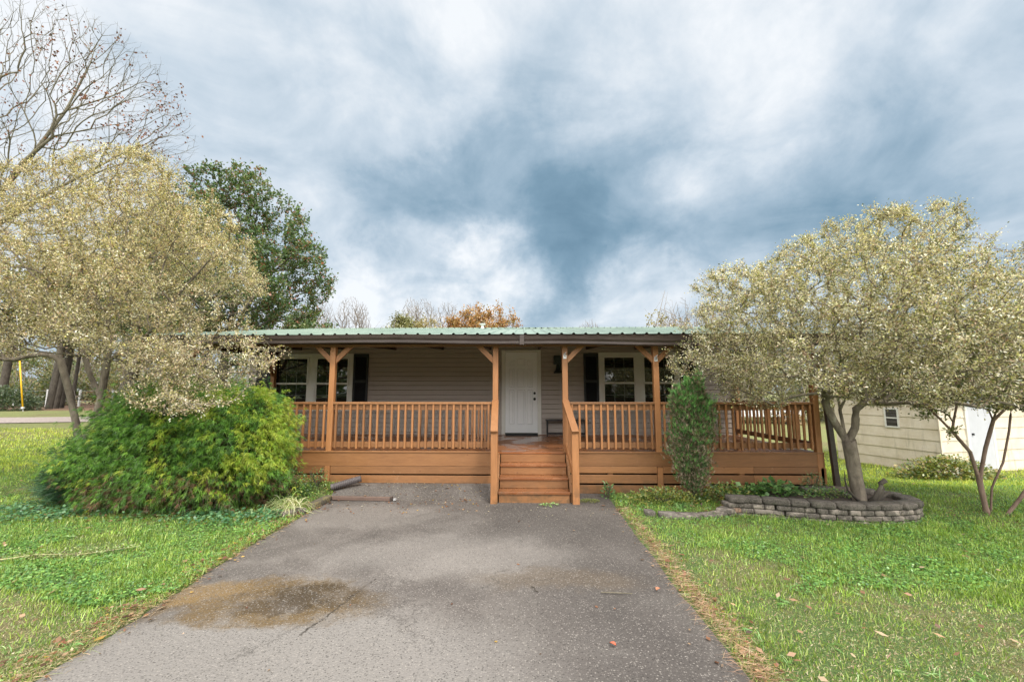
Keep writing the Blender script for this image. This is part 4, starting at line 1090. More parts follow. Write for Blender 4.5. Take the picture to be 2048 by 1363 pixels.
def skyline():
    Y = 42
    def h(py): return 1.7+(784-py)/856*Y*1.0
    bare_far(px2x(636,Y), Y, h(606), 1.5, 101, 'slim bare tree above the left end of the roof, next to the green tree')
    bare_far(px2x(682,Y), Y+1, h(594), 1.9, 103, 'bare tree with two thin tops above the roof over the left window')
    bare_far(px2x(716,Y), Y, h(612), 1.1, 105, 'short bare tree, last of the trio above the left window before the gap of sky')
    bare_far(px2x(812,Y), Y, h(601), 1.9, 107, 'bare tree with spreading crown above the roof just right of the gap of sky', bark='twig_far')
    bare_far(px2x(846,Y), Y-1, h(604), 2.0, 109, 'dense twiggy bare tree above the roof between the porch posts')
    bare_far(px2x(895,Y), Y, h(597), 2.2, 111, 'open bare tree beside the orange oak above the roof')
    bare_far(px2x(944,Y), Y+1, h(596), 1.9, 113, 'bare topped tree rising behind the orange oak')
    bare_far(px2x(1180,Y), Y, h(632), 1.7, 115, 'low bare tree just showing over the roof right of the door')
    bare_far(px2x(1330,Y), Y-4, h(590)-.6, 2.6, 117, 'wide bare tree above the right end of the roof beside the privet')
    bare_far(px2x(1390,Y), Y-3, h(588)-.6, 2.2, 119, 'bare tree half hidden by the crown of the right privet')
    oc = [(.42,.23,.08), (.33,.16,.06), (.46,.31,.12), (.22,.19,.08)]
    rng = np.random.default_rng(7)
    for (px, py, wd, sd, lab, cols, w) in (
        (975, 607, 3.2, 131, 'orange leaved oak above the roof to the left of the door', oc, [.4,.28,.2,.12]),
        (902, 634, 1.5, 133, 'small orange tree low above the roof between two bare trees', oc, [.5,.2,.2,.1]),
        (800, 630, 1.9, 135, 'olive green low tree above the roof under the bare branches', [(.20,.21,.08), (.28,.27,.12)], [.5,.5]),
        (850, 636, 1.8, 137, 'yellowish olive low tree above the roof near the middle post', [(.32,.29,.13), (.40,.32,.15)], [.5,.5]),
        (590, 618, 1.4, 139, 'dark green tree between the privet and the slim bare tree', [(.05,.085,.03), (.09,.12,.04), (.2,.2,.06)], [.5,.35,.15])):
        y = Y-3; z0 = Gs(px2x(px,y), y); x = px2x(px, y); hh = 1.7+(784-py)/856*y-z0
        pts = far_targets(rng, 260, (x, y, z0+hh*.68), (wd, wd*.8, hh*.32), gap=.33)
        crown_tree('autumn_tree' if sd < 135 else 'broadleaf_tree', (x, y, z0-.1), [[(x,y,z0-.1), (x,y,z0+hh*.6)]], pts, lab, .2, sd, nleaf=14000, L=.17, Wd=.14, cols=cols, w=w,
                   bark='bark_dark', r_tip=.015, step=.6, spread=.5, r_max=.08)
    # low brush seen as a ragged fringe above the ridge
skyline()

# ------------------------------------------------------------------ bushes
def sprays(rng, C, D_, n_st, L, Wd, cols, w, droop, fan=.7, seg=2, var=.16, clump=None):
    """feathery foliage: from each centre C a fan of thin drooping strands along D_"""
    n = len(C); D_ = D_/np.linalg.norm(D_, axis=1, keepdims=True)
    base = pick_tint(rng, n, cols, w, var)
    if clump is not None: base = base*clump[:, None]
    Vs, Qs, Ts = [], [], []; off = 0
    for k in range(n_st):
        d = D_+rng.normal(0, fan*.5, (n, 3)); d /= np.linalg.norm(d, axis=1, keepdims=True)
        s = np.cross(d, unit(rng, n)); s /= np.linalg.norm(s, axis=1, keepdims=True)
        l = (L*rng.uniform(.6, 1.2, n))[:, None]; p = C+rng.normal(0, L*.12, (n, 3)); t = base*(1+rng.normal(0, .13, (n, 1)))
        rows = []
        for j in range(seg+1):
            u = j/seg; q = p+d*l*u+np.array([0, 0, -1.])*droop*l*u*u
            wd = Wd*(1-.75*u)*(.6 if j == 0 else 1); rows += [q-s*wd/2, q+s*wd/2]
        V = np.stack(rows, 1); m = 2*(seg+1)
        Vs.append(V.reshape(-1, 3)); Ts.append(np.repeat(t, m, axis=0))
        b = np.arange(n)[:, None]*m+off
        for j in range(seg): Qs.append(b+np.array([2*j, 2*j+1, 2*j+3, 2*j+2]))
        off += n*m
    return np.concatenate(Vs), np.concatenate(Qs), np.clip(np.concatenate(Ts), 0, 1)
def blob_surface(rng, n, c, r, lump=.18, sd=0, lo=-.9, shell=(.80, 1.02), ls=.5):
    u = unit(rng, n); u = u[u[:, 2] > lo]
    f = 1+lump*2*(vnoise(u[:, 0]*r[0]+u[:, 2]*1.3, u[:, 2]*r[2]*1.2+u[:, 1]*1.1, ls, sd, 3)-.5)
    k = rng.uniform(shell[0], shell[1], len(u))
    return np.array(c)+u*np.array(r)*(f*k)[:, None], u
def cypress_bush():
    rng = np.random.default_rng(71); base = (-5.25, 6.72, 0)
    root = empty('cypress_bush', base, 'large feathery green and gold cypress bush in front of the left end of the porch', 'bush')
    allV = []
    lobes = [((-5.25,6.66,.78), (1.42,.72,.93)), ((-4.35,6.62,.95), (.70,.62,.78)), ((-6.15,6.72,.66), (.72,.66,.68)), ((-5.5,6.75,1.15), (.95,.62,.66)), ((-4.15,6.75,1.02),(.48,.52,.60)), ((-5.0,6.45,.42),(1.35,.62,.45))]
    V0, Q0, T0, off = [], [], [], 0
    br = []
    for i, (c, r) in enumerate(lobes):
        vol = r[0]*r[2]+r[1]*r[2]
        p, u = blob_surface(rng, int(5600*vol), c, r, .62, 5+i, -.97, (.80, 1.05), .20)
        m = (p[:, 2] > .06) & (p[:, 1] < 7.50); p, u = p[m], u[m]
        # drop points buried deep in other lobes
        inside = np.zeros(len(p), bool)
        for j, (c2, r2) in enumerate(lobes):
            if j != i: inside |= (((p-np.array(c2))/np.array(r2))**2).sum(1) < .42
        p, u = p[~inside], u[~inside]
        d = u*np.array([1, 1, .55])+np.array([0, -.1, .05])
        goldness = np.clip((p[:, 0]+5.9)/2.2, 0, 1)*np.clip((p[:, 2]+.15)/1.0, 0, 1)
        g = (vnoise(p[:, 0]+.5*p[:, 1], p[:, 2]+.3*p[:, 1], .16, 3, 2)+.42*goldness+rng.normal(0, .07, len(p))) > .80
        brown = (p[:, 2] < .15+.65*vnoise(p[:, 0], p[:, 1], .3, 9)) & (rng.random(len(p)) < .42)
        for sel, cols, w in ((g & ~brown, [(.30,.40,.04), (.40,.46,.065), (.21,.34,.035)], [.4,.3,.3]),
                             (~g & ~brown, [(.085,.20,.03), (.13,.28,.04), (.19,.34,.05), (.045,.11,.02)], [.35,.3,.17,.18]),
                             (brown, [(.14,.075,.04), (.20,.11,.06), (.08,.10,.03)], [.45,.3,.25])):
            if sel.sum() < 3: continue
            V, Q, T = sprays(rng, p[sel], d[sel], 14, .054, .0060, cols, w, .5, fan=1.25, seg=2)
            V0.append(V); Q0.append(Q+off); T0.append(T); off += len(V)
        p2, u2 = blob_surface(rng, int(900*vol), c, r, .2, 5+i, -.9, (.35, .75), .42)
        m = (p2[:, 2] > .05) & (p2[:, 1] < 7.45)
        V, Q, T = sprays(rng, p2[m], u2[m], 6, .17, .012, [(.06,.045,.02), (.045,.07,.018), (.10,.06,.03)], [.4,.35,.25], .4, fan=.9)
        V0.append(V); Q0.append(Q+off); T0.append(T); off += len(V)
    V = np.concatenate(V0); m = V[:, 1] > 7.50; V[m, 1] = 7.50-rng.random(m.sum())*.02; V[:, 2] = np.maximum(V[:, 2], .01)
    np_mesh('foliage', V-np.array(base), np.concatenate(Q0), M['needle'], root, np.concatenate(T0))
    s = MB()
    for k in range(16):
        a = rng.uniform(0, 6.28); rr = rng.uniform(.5, 1.2)
        s.tube([(rng.normal(0, .25), rng.normal(0, .1), 0), (rr*.5*math.cos(a), .3*rr*math.sin(a), .4), (rr*math.cos(a), .45*rr*math.sin(a), .9)], [.035, .022, .008], 6)
    s.build('stems', M['bark_dark'], root, smooth=True)
cypress_bush()
def juniper(name, base, label, lobes, cols, w, seed, dens, L=.10, droop=-.35, up=.7, upper=None, stem_h=.5, n_st=8, wd=.008):
    rng = np.random.default_rng(seed); root = empty(name, base, label, 'bush'); b = np.array(base)
    V0, Q0, T0, off = [], [], [], 0
    for i, (c, r) in enumerate(lobes):
        vol = r[0]*r[2]+r[1]*r[2]
        for (sh, dn) in (((.66, 1.02), .85), ((.2, .7), .35), ((1.0, 1.28), .10)):
            p, u = blob_surface(rng, int(dens*vol*dn), c, r, .55, seed+i, -1, sh, .13)
            m = p[:, 2] > .05-b[2]; p, u = p[m], u[m]
            d = u*np.array([.8, .8, .2])+np.array([0, 0, up])
            z = (p[:, 2]-c[2])/r[2]
            if upper is not None: 
                a = rng.random(len(p)) < np.clip(.10+.70*z*(vnoise(p[:,0],p[:,2],.2,4)*1.3)*(p[:, 2] > .9), .10, .9)
                if sh[0] < .5: a[:] = False
                ss = ((a, upper[0], upper[1], L*1.25), (~a, cols, w, L*.8))
            else: ss = ((np.ones(len(p), bool), cols, w, L),)
            for sel, cc, ww, ll in ss:
                if sel.sum() < 2: continue
                V, Q, T = sprays(rng, p[sel], d[sel], n_st, ll, wd, cc, ww, droop, fan=.9, seg=2)
                V0.append(V); Q0.append(Q+off); T0.append(T); off += len(V)
    V = np.concatenate(V0)
    np_mesh('foliage', V, np.concatenate(Q0), M['needle'], root, np.concatenate(T0))
    s = MB().tube([(0,0,-.05), (.01,0,stem_h*.5), (-.01,.0,stem_h), (0,0,stem_h*2.2)], [.04,.03,.025,.01], 7)
    for k in range(6):
        a = k*1.05; s.tube([(0,0,.05+.05*k), (.14*math.cos(a), .14*math.sin(a), .3+.09*k)], [.012,.004], 5)
    s.build('stem', M['bark_dark'], root, smooth=True)
    return root
juniper('juniper_bush', (2.68, 7.02, .02), 'narrow upright juniper with brown patches standing in front of the porch right of the steps',
    [((-.04,0,.85), (.33,.30,.42)), ((.08,0,1.22), (.33,.26,.36)), ((-.10,0,1.42), (.22,.2,.28)), ((0,0,.50), (.25,.24,.34)), ((.16,0,1.66), (.10,.10,.34)), ((-.02,0,1.62), (.10,.10,.30)), ((-.2,0,1.5), (.09,.09,.26)), ((.26,0,1.38), (.12,.1,.26)), ((.02,0,.24),(.13,.13,.16))],
    [(.12,.18,.08), (.27,.19,.13), (.08,.15,.055), (.36,.27,.20), (.48,.39,.30)], [.24,.24,.18,.19,.15], 81, 8200, L=.040,
    upper=([(.18,.42,.12), (.27,.54,.16), (.11,.28,.08)], [.4,.35,.25]), stem_h=.4, wd=.0065)
juniper('juniper_shrub', (-6.72, 6.75, .0), 'low bluish green feathery shrub at the left side of the cypress bush',
    [((0,0,.42), (.50,.50,.42)), ((-.25,-.1,.30), (.35,.35,.30)), ((.2,.1,.62), (.34,.34,.34))],
    [(.045,.11,.055), (.075,.155,.075), (.10,.19,.09), (.035,.075,.035)], [.3,.3,.25,.15], 83, 2600, L=.14, droop=.12, up=.25, n_st=9)

def leaf_mound(name, base, r, n, L, Wd, cols, w, label, seed, cat='plant', flat=.35, stems=True, mat='leaf', group=None, hue=None):
    rng = np.random.default_rng(seed); root = empty(name, base, label, cat, group)
    u = unit(rng, n); u[:, 2] = np.abs(u[:, 2]); f = 1+.5*(vnoise(u[:, 0]*2, u[:, 1]*2+u[:, 2], .5, seed)-.5)
    p = u*np.array(r)*(rng.uniform(.35, 1.03, n)**.6*f)[:, None]+np.array([0, 0, .01])
    nr = unit(rng, n)*.6+np.array([0, -.25, .9]); d = u*np.array([1, 1, flat])+rng.normal(0, .5, (n, 3))
    sc = rng.uniform(.6, 1.25, n)
    V, Q, T = leaf_quads(rng, p, d, nr, L*sc, Wd*sc, pick_tint(rng, n, cols, w, .15))
    np_mesh('leaves', V, Q, M[mat], root, T)
    if stems:
        s = MB()
        for k in range(9):
            a = rng.uniform(0, 6.28); q = rng.uniform(.4, .8)
            s.tube([(0,0,-.02), (q*.5*r[0]*math.cos(a), q*.5*r[1]*math.sin(a), r[2]*.45), (q*r[0]*math.cos(a), q*r[1]*math.sin(a), r[2]*.85)], [.006,.004,.002], 5)
        s.build('stems', M['bark_dark'], root)
    return root
GR = [(.07,.16,.04), (.13,.24,.06), (.24,.33,.07), (.05,.10,.03)]
YG = [(.30,.32,.06), (.16,.24,.05), (.38,.33,.10), (.10,.17,.04)]
leaf_mound('rose_bush', (-3.85, 7.02, .03), (.42,.32,.50), 2100, .035, .024, GR+[(.40,.42,.08)], [.3,.3,.15,.15,.1], 'tangled small leaved green shrub between the cypress bush and the drain pipe', 91, 'bush')
leaf_mound('rose_bush', (-3.42, 7.28, .14), (.20,.14,.30), 420, .03, .018, GR, [.2,.3,.2,.3], 'thin dark green weed growing against the skirt post behind the tangled shrub', 92, 'plant')
leaf_mound('weed_clump', (2.20, 6.95, .02), (.55,.28,.20), 1300, .04, .026, YG, [.35,.3,.15,.2], 'yellow green weed patch left of the juniper at the edge of the drive', 93)
leaf_mound('weed_clump', (3.20, 7.0, .04), (.55,.3,.24), 1500, .04, .028, YG+GR, [.2,.15,.1,.1,.2,.15,.05,.05], 'mixed green and yellow weeds between the juniper and the planter wall', 94)
leaf_mound('bramble_plant', (3.85, 6.95, .08), (.55,.20,.26), 430, .085, .065, [(.09,.20,.05), (.14,.27,.07), (.06,.13,.04)], [.4,.35,.25], 'broad leaved bramble in the planter bed against the porch skirting', 95)
leaf_mound('weed_clump', (4.55, 7.05, .12), (.20,.14,.34), 330, .045, .022, [(.10,.17,.05), (.17,.23,.09), (.24,.22,.10)], [.4,.4,.2], 'small upright grey green plant by the bottom right corner of the porch', 96)
leaf_mound('weed_clump', (1.40, 7.30, .0), (.09,.07,.22), 90, .07, .022, [(.10,.22,.07), (.15,.28,.09)], [.5,.5], 'single leafy weed growing by the skirting just right of the steps', 97)
leaf_mound('weed_clump', (.42, 6.70, .004), (.16,.06,.035), 60, .035, .022, [(.22,.38,.10), (.30,.42,.14)], [.5,.5], 'little green weed sprig on the drive at the foot of the steps', 102, stems=False)
leaf_mound('weed_clump', (1.03, 6.98, .004), (.17,.12,.02), 700, .014, .010, [(.13,.17,.03), (.20,.22,.05)], [.5,.5], 'flat moss patch on the drive beside the right stair post', 103, stems=False)
leaf_mound('weed_clump', (4.45, 6.62, .18), (.40,.22,.10), 420, .04, .028, GR+[(.22,.24,.09)], [.25,.25,.15,.15,.2], 'low creeping weeds inside the planter behind the privet trunk', 104, stems=False)
leaf_mound('hedge_plant', (9.9, 10.55, Gs(9.9,10.55)), (1.15,.36,.50), 3600, .07, .045, [(.27,.29,.06), (.16,.21,.05), (.38,.27,.09), (.09,.14,.04)], [.35,.3,.15,.2], 'yellow green low bush along the front wall of the cream shed', 98, 'bush')
def liriope(base, n, L, label, seed, cols, w, name='grass_clump', wd=.013):
    rng = np.random.default_rng(seed); root = empty(name, base, label, 'plant')
    a = rng.uniform(0, 6.28, n); el = rng.uniform(.35, 1.25, n)
    D_ = np.stack([np.cos(a)*np.cos(el), np.sin(a)*np.cos(el), np.sin(el)], 1)
    C = rng.normal(0, .04, (n, 3))*[1,1,0]+np.array([0,0,.0])
    V, Q, T = sprays(rng, C, D_, 1, L, wd, cols, w, .75, fan=.1, seg=5)
    V[:, 2] = np.maximum(V[:, 2], -.02)
    np_mesh('blades', V, Q, M['grass'], root, T)
liriope((-3.30, 6.28, .02), 260, .42, 'arching cream striped grass clump at the left edge of the drive', 99, [(.62,.60,.38), (.45,.50,.20), (.25,.36,.10)], [.5,.3,.2])
liriope((-3.68, 6.50, .02), 120, .33, 'smaller striped grass clump behind the cream one beside the cypress bush', 100, [(.45,.50,.25), (.25,.36,.10)], [.5,.5])
liriope((2.35, 6.62, .02), 70, .20, 'small tuft of broad green blades in front of the juniper', 101, [(.13,.26,.07), (.20,.34,.10)], [.5,.5], wd=.02)

# ------------------------------------------------------------------ stone planter
def mat_stone():
    m, t, o = new_mat('weathered_concrete_block')
    oi = N(t, 'ShaderNodeObjectInfo'); P = pos(t)
    n = noise(t, P, 9, 8, .7).outputs['Fac']; f = noise(t, P, 60, 6, .7).outputs['Fac']
    a = N(t, 'ShaderNodeAttribute', attribute_name='tint')
    c = mixc(t, maprange(t, n, .40, .56, 0, .85), a.outputs['Color'], (.035,.030,.022))
    c = mixc(t, maprange(t, f, .35, .7, 0, .35), c, (.33,.29,.25))
    gm = noise(t, vmath(t, 'ADD', P, (3., 1., 2.)).outputs[0], 5, 6, .6).outputs['Fac']
    c = mixc(t, maprange(t, gm, .56, .68, 0, .5), c, (.055,.065,.025))
    p = principled(t, o, Base_Color=c, Roughness=.92); bump(t, f, .9, .01, p); bump2 = n; return m
M['stone'] = mat_stone()
def rounded_block(L, Dp, H, rng):
    """split face block: rounded box, lumpy front"""
    nx, nz = 7, 4; V = []; F = []
    import itertools
    bm = {}
    def P(i, j, k):   # grid on a box surface, superellipse rounding
        x = (i/nx*2-1); z = (k/nz*2-1); y = (j/3*2-1)
        return x, y, z
    idx = {}
    def vid(i, j, k):
        if (i, j, k) in idx: return idx[(i, j, k)]
        x, y, z = P(i, j, k); m = max(abs(x), abs(y), abs(z)); q = (abs(x)**13+abs(y)**13+abs(z)**13)**(1/13.)
        s = m/q; x, y, z = x*s, y*s, z*s
        j2 = rng.normal(0, .02)
        V.append([x*L/2*(1+j2*.3), y*Dp/2*(1+j2), z*H/2*(1+j2*.6)]); idx[(i, j, k)] = len(V)-1; return len(V)-1
    for i in range(nx):
        for k in range(nz):
            F.append([vid(i,0,k), vid(i+1,0,k), vid(i+1,0,k+1), vid(i,0,k+1)]); F.append([vid(i,3,k), vid(i,3,k+1), vid(i+1,3,k+1), vid(i+1,3,k)])
    for i in range(nx):
        for j in range(3):
            F.append([vid(i,j,0), vid(i,j+1,0), vid(i+1,j+1,0), vid(i+1,j,0)]); F.append([vid(i,j,nz), vid(i+1,j,nz), vid(i+1,j+1,nz), vid(i,j+1,nz)])
    for j in range(3):
        for k in range(nz):
            F.append([vid(0,j,k), vid(0,j,k+1), vid(0,j+1,k+1), vid(0,j+1,k)]); F.append([vid(nx,j,k), vid(nx,j+1,k), vid(nx,j+1,k+1), vid(nx,j,k+1)])
    return np.array(V), np.array(F)
def block_run(path, z0, H, Dp, rng, V0, Q0, T0, off, mean=.235, tone=1.0, start=0.0):
    path = np.array(path, float); seg = np.linalg.norm(np.diff(path, axis=0), axis=1); s = np.concatenate([[0], np.cumsum(seg)]); t = start
    while t < s[-1]-.06:
        l = min(mean*rng.uniform(.65, 1.3), s[-1]-t)
        if s[-1]-t-l < .08: l = s[-1]-t
        mid = t+l/2; a = [np.interp(t, s, path[:, k]) for k in (0, 1)]; b = [np.interp(t+l, s, path[:, k]) for k in (0, 1)]; zc = np.interp(mid, s, path[:, 2]) if path.shape[1] > 2 else 0
        V, Q = rounded_block(l-.004, Dp, H-.004, rng); ang = math.atan2(b[1]-a[1], b[0]-a[0])+rng.normal(0, .015)
        c, sn = math.cos(ang), math.sin(ang); X = V[:, 0]*c-V[:, 1]*sn+(a[0]+b[0])/2+rng.normal(0, .004); Y = V[:, 0]*sn+V[:, 1]*c+(a[1]+b[1])/2+rng.normal(0, .006)
        V = np.stack([X, Y, V[:, 2]+z0+zc+H/2], 1)
        g = rng.uniform(.15, .36)*tone; col = np.array([g*1.16, g*.98, g*.82])*(1 if rng.random() > .08 else np.array([1.25, .9, .7]))
        V0.append(V); Q0.append(Q+off); T0.append(np.repeat(col[None], len(V), 0)); off += len(V); t += l
    return off
def planter():
    rng = np.random.default_rng(111)
    root = empty('stone_planter', (4.0, 6.2, 0), 'curved low retaining planter of stacked grey brown blocks around the privet trunk', 'planter')
    b = np.array([4.0, 6.2, 0])
    def catmull(P, n=12):
        P = [np.array(p, float) for p in P]; P = [2*P[0]-P[1]]+P+[2*P[-1]-P[-2]]; out = []
        for i in range(1, len(P)-2):
            for k in range(n):
                t = k/n; a, b_, c, d = P[i-1:i+3]
                out.append(.5*((2*b_)+(-a+c)*t+(2*a-5*b_+4*c-d)*t*t+(-a+3*b_-3*c+d)*t**3))
        out.append(P[-2]); return np.array(out)
    full = catmull([(2.72,6.22), (2.95,6.40), (3.30,6.33), (3.8,6.16), (4.3,6.03), (4.8,6.02), (5.25,6.14), (5.45,6.40), (5.38,6.72), (5.05,6.95), (4.6,7.0), (4.3,6.98)])
    names = ['block_course']*4
    H = .070
    for k in range(4):
        V0, Q0, T0 = [], [], []; off = 0
        st = 0 if k < 1 else (.05*k if k < 4 else 0)
        z = -.045+H*k
        path = full if k < 2 else full[6 if k == 2 else 8:]
        off = block_run(path, z, H if k < 3 else .078, .19 if k < 3 else .215, rng, V0, Q0, T0, off, mean=.19 if k < 3 else .27, tone=.90 if k < 3 else .30, start=.1*rng.random())
        np_mesh('block_course', np.concatenate(V0)-b, np.concatenate(Q0), M['stone'], root, np.concatenate(T0), smooth=False)
    # low tail of cap blocks sweeping left
    V0, Q0, T0 = [], [], []
    tail = catmull([(2.05,6.16), (2.35,6.15), (2.62,6.20), (2.85,6.38), (3.0,6.42)])
    block_run(tail, -.03, .085, .19, rng, V0, Q0, T0, 0, mean=.31, tone=.85)
    np_mesh('block_tail', np.concatenate(V0)-b, np.concatenate(Q0), M['stone'], root, np.concatenate(T0), smooth=False)
    # soil bed
    ring = [p for p in full[20:]]; c = np.array([4.6, 6.55]); V = [(c[0], c[1], .205)]+[(p[0], p[1], .175) for p in ring]+[(3.4, 7.4, .05), (3.2,6.6,.08)]
    n = len(V)-1; T = [(0, i+1, (i+1) % n+1) for i in range(n)]
    np_mesh('soil', np.array(V)-b, None, mat_simple('dark_mulch', (.05,.036,.026), .95, .35, 18, bmp=.8), root, T=np.array(T))
    for (x, y, a, lab) in ((1.76, 6.24, .1, 'small loose grey block beside the drive, left of its longer neighbour'), (2.02-.04, 6.14, -.12, 'longer loose grey block lying next to the small block near the drive')):
        V, Q = rounded_block(.12 if x < 1.8 else .25, .17, .085, rng); c, s_ = math.cos(a), math.sin(a)
        V = np.stack([V[:, 0]*c-V[:, 1]*s_, V[:, 0]*s_+V[:, 1]*c, V[:, 2]+.03], 1)
        o = np_mesh('concrete_block', V, Q, M['stone'], None, np.repeat([[.16,.14,.12]], len(V), 0), smooth=True, loc=(x, y, Gs(x, y)))
        tag(o, lab, 'block', 'loose blocks at the edge of the drive')
    # mossy edging stones on the left side of the drive
    V0, Q0, T0 = [], [], []
    block_run([(-3.32,6.02), (-3.14,6.30)], -.03, .10, .14, rng, V0, Q0, T0, 0, mean=.2, tone=.55)
    o = np_mesh('edging_stone', np.concatenate(V0), np.concatenate(Q0), M['stone'], None, np.concatenate(T0), smooth=True); tag(o, 'dark edging stones half hidden under the cream striped grass clump', 'edging stone')
    V0, Q0, T0 = [], [], []
    block_run([(-3.12,6.45), (-3.02,6.78), (-3.10,7.0)], -.02, .10, .12, rng, V0, Q0, T0, 0, mean=.5, tone=.6)
    T = np.concatenate(T0); T[:] = (.16,.13,.04)
    o = np_mesh('edging_stone', np.concatenate(V0), np.concatenate(Q0), M['stone'], None, T, smooth=True); tag(o, 'mossy yellow green edging stone running up to the downspout piece', 'edging stone')
planter()

# ------------------------------------------------------------------ cream shed
def shed():
    z0 = -.32; O = Vector((10.22, 10.95, z0)); d1 = Vector((-.62, 2.49, 0)).normalized(); d2 = Vector((d1.y, -d1.x, 0)); d2 = Vector((d2.x, d2.y+.06, 0)).normalized()
    Ls, Lf, Hh = 2.66, 5.0, 1.98
    root = empty('shed', O, 'low cream shed with wide horizontal siding behind the right hand trees', 'shed')
    m, t, o = new_mat('cream_painted_hardboard')
    n = noise(t, pos(t), 3, 7, .7).outputs['Fac']; v = noise(t, pos(t, 3, 3, .4), 2.4, 6, .7).outputs['Fac']
    g = N(t, 'ShaderNodeNewGeometry'); sp = N(t, 'ShaderNodeSeparateXYZ'); t.links.new(g.outputs['Position'], sp.inputs[0])
    c = ramp(t, n, [(.3, (.59,.50,.37)), (.6, (.70,.61,.49)), (.8, (.74,.67,.57))]).outputs[0]
    dirt = mth(t, 'MULTIPLY', maprange(t, v, .52, .66, 0, .55), maprange(t, sp.outputs[2], -.3, 1.2, 1, .25))
    c = mixc(t, dirt, c, (.30,.26,.16)); principled(t, o, Base_Color=c, Roughness=.7); mc = m
    s = MB(); e = .277
    def P(u, v, z, out=0):   # u along the side wall, v along the front wall
        return (d1*u+d2*v+(-d2*out if v == 0 else Vector())+(-d1*out if u == 0 else Vector())+Vector((0, 0, z)))
    z = 0.0
    while z < Hh-.01:
        z1 = min(z+e, Hh); a = .022
        for (A, B, nrm) in ((Vector(), d1*Ls, -d2), (Vector(), d2*Lf, -d1)):
            A0, B0 = A+nrm*a, B+nrm*a
            if nrm == -d2: A0 = A0-d1*.0
            pts = [A0+Vector((0,0,z)), B0+Vector((0,0,z)), B+nrm*.004+Vector((0,0,z1)), A+nrm*.004+Vector((0,0,z1)), A+Vector((0,0,z)), B+Vector((0,0,z))]
            s.add(pts, [(0,1,2,3), (5,1,0,4)])
        z = z1
    # core body
    ins = .0
    c4 = [Vector(), d1*Ls, d1*Ls+d2*Lf, d2*Lf]
    s.add([p+Vector((0,0,-.1)) for p in c4]+[p+Vector((0,0,Hh)) for p in c4], [(0,1,5,4), (1,2,6,5), (2,3,7,6), (3,0,4,7), (4,5,6,7)])
    s.build('wall', mc, root)
    MB().bar(-d1*.024-d2*.024+Vector((0,0,-.05)), -d1*.024-d2*.024+Vector((0,0,Hh)), .03, .03, (1,0,0)).build('corner_board', mc, root)
    # low roof
    r = MB(); ov = .30; A = -d1*ov-d2*ov; B = d1*(Ls+ov)-d2*ov; Cc = d1*(Ls+ov)+d2*(Lf+ov); Dd = -d1*ov+d2*(Lf+ov); R1 = d1*(Ls/2)-d2*ov; R2 = d1*(Ls/2)+d2*(Lf+ov)
    zz = Vector((0,0,Hh-.02)); th = Vector((0,0,.07)); up = Vector((0,0,.42))
    vs = [A+zz, B+zz, Cc+zz, Dd+zz, R1+zz+up, R2+zz+up, A+zz+th, B+zz+th, Cc+zz+th, Dd+zz+th, R1+zz+up+th, R2+zz+up+th]
    r.add(vs, [(6,9,11,10), (7,10,11,8), (0,4,5,3), (1,2,5,4), (0,3,9,6), (1,7,8,2), (0,6,10,4), (4,10,7,1), (3,5,11,9), (5,2,8,11)])
    r.build('roof', mat_simple('red_brown_shingle', (.20,.12,.095), .9, .3, 12, bmp=.6), root)
    # small two pane window in the side wall
    w = empty('window'); w.parent = root
    def wall_box(u0, u1, z0_, z1_, o0, o1, nm, mat):
        pts = []
        for zq in (z0_, z1_):
            for (u, oo) in ((u0, o1), (u1, o1), (u1, o0), (u0, o0)): pts.append(d1*u-d2*oo+Vector((0,0,zq)))
        MB().add(pts, [(0,3,2,1), (4,5,6,7), (0,1,5,4), (1,2,6,5), (2,3,7,6), (3,0,4,7)]).build(nm, mat, w)
    u0, u1, a, b_ = .86, 1.22, 1.08, 1.60
    for q in ((u0, u1, a, a+.04), (u0, u1, b_-.04, b_), (u0, u0+.04, a+.0401, b_-.0401), (u1-.04, u1, a+.0401, b_-.0401), (u0+.041, u1-.041, (a+b_)/2-.015, (a+b_)/2+.015)):
        wall_box(*q, -.0, .040, 'window_frame', M['trim'])
    wall_box(u0+.04, u1-.04, a+.04, b_-.04, 0, .028, 'pane', M['glass'])
    # white door in the front wall
    dr = empty('door'); dr.parent = root
    def fbox(v0, v1, z0_, z1_, o1, nm, mat):
        pts = []
        for zq in (z0_, z1_):
            for (v, oo) in ((v0, o1), (v1, o1), (v1, 0), (v0, 0)): pts.append(d2*v-d1*oo+Vector((0,0,zq)))
        MB().add(pts, [(0,1,2,3), (7,6,5,4), (0,4,5,1), (1,5,6,2), (2,6,7,3), (3,7,4,0)]).build(nm, mat, dr)
    fbox(1.02, 1.90, .10, 1.88, .045, 'door_panel', mat_simple('grey_white_door', (.50,.50,.53), .5, .06, 5))
    for q in ((.93, 1.019, .08, 1.95), (1.901, 1.99, .08, 1.95), (1.0191, 1.9009, 1.881, 1.95)): fbox(*q, .05, 'door_frame', M['trim'])
    fbox(1.10, 1.15, .95, 1.0, .075, 'door_handle', M['black'])
shed()

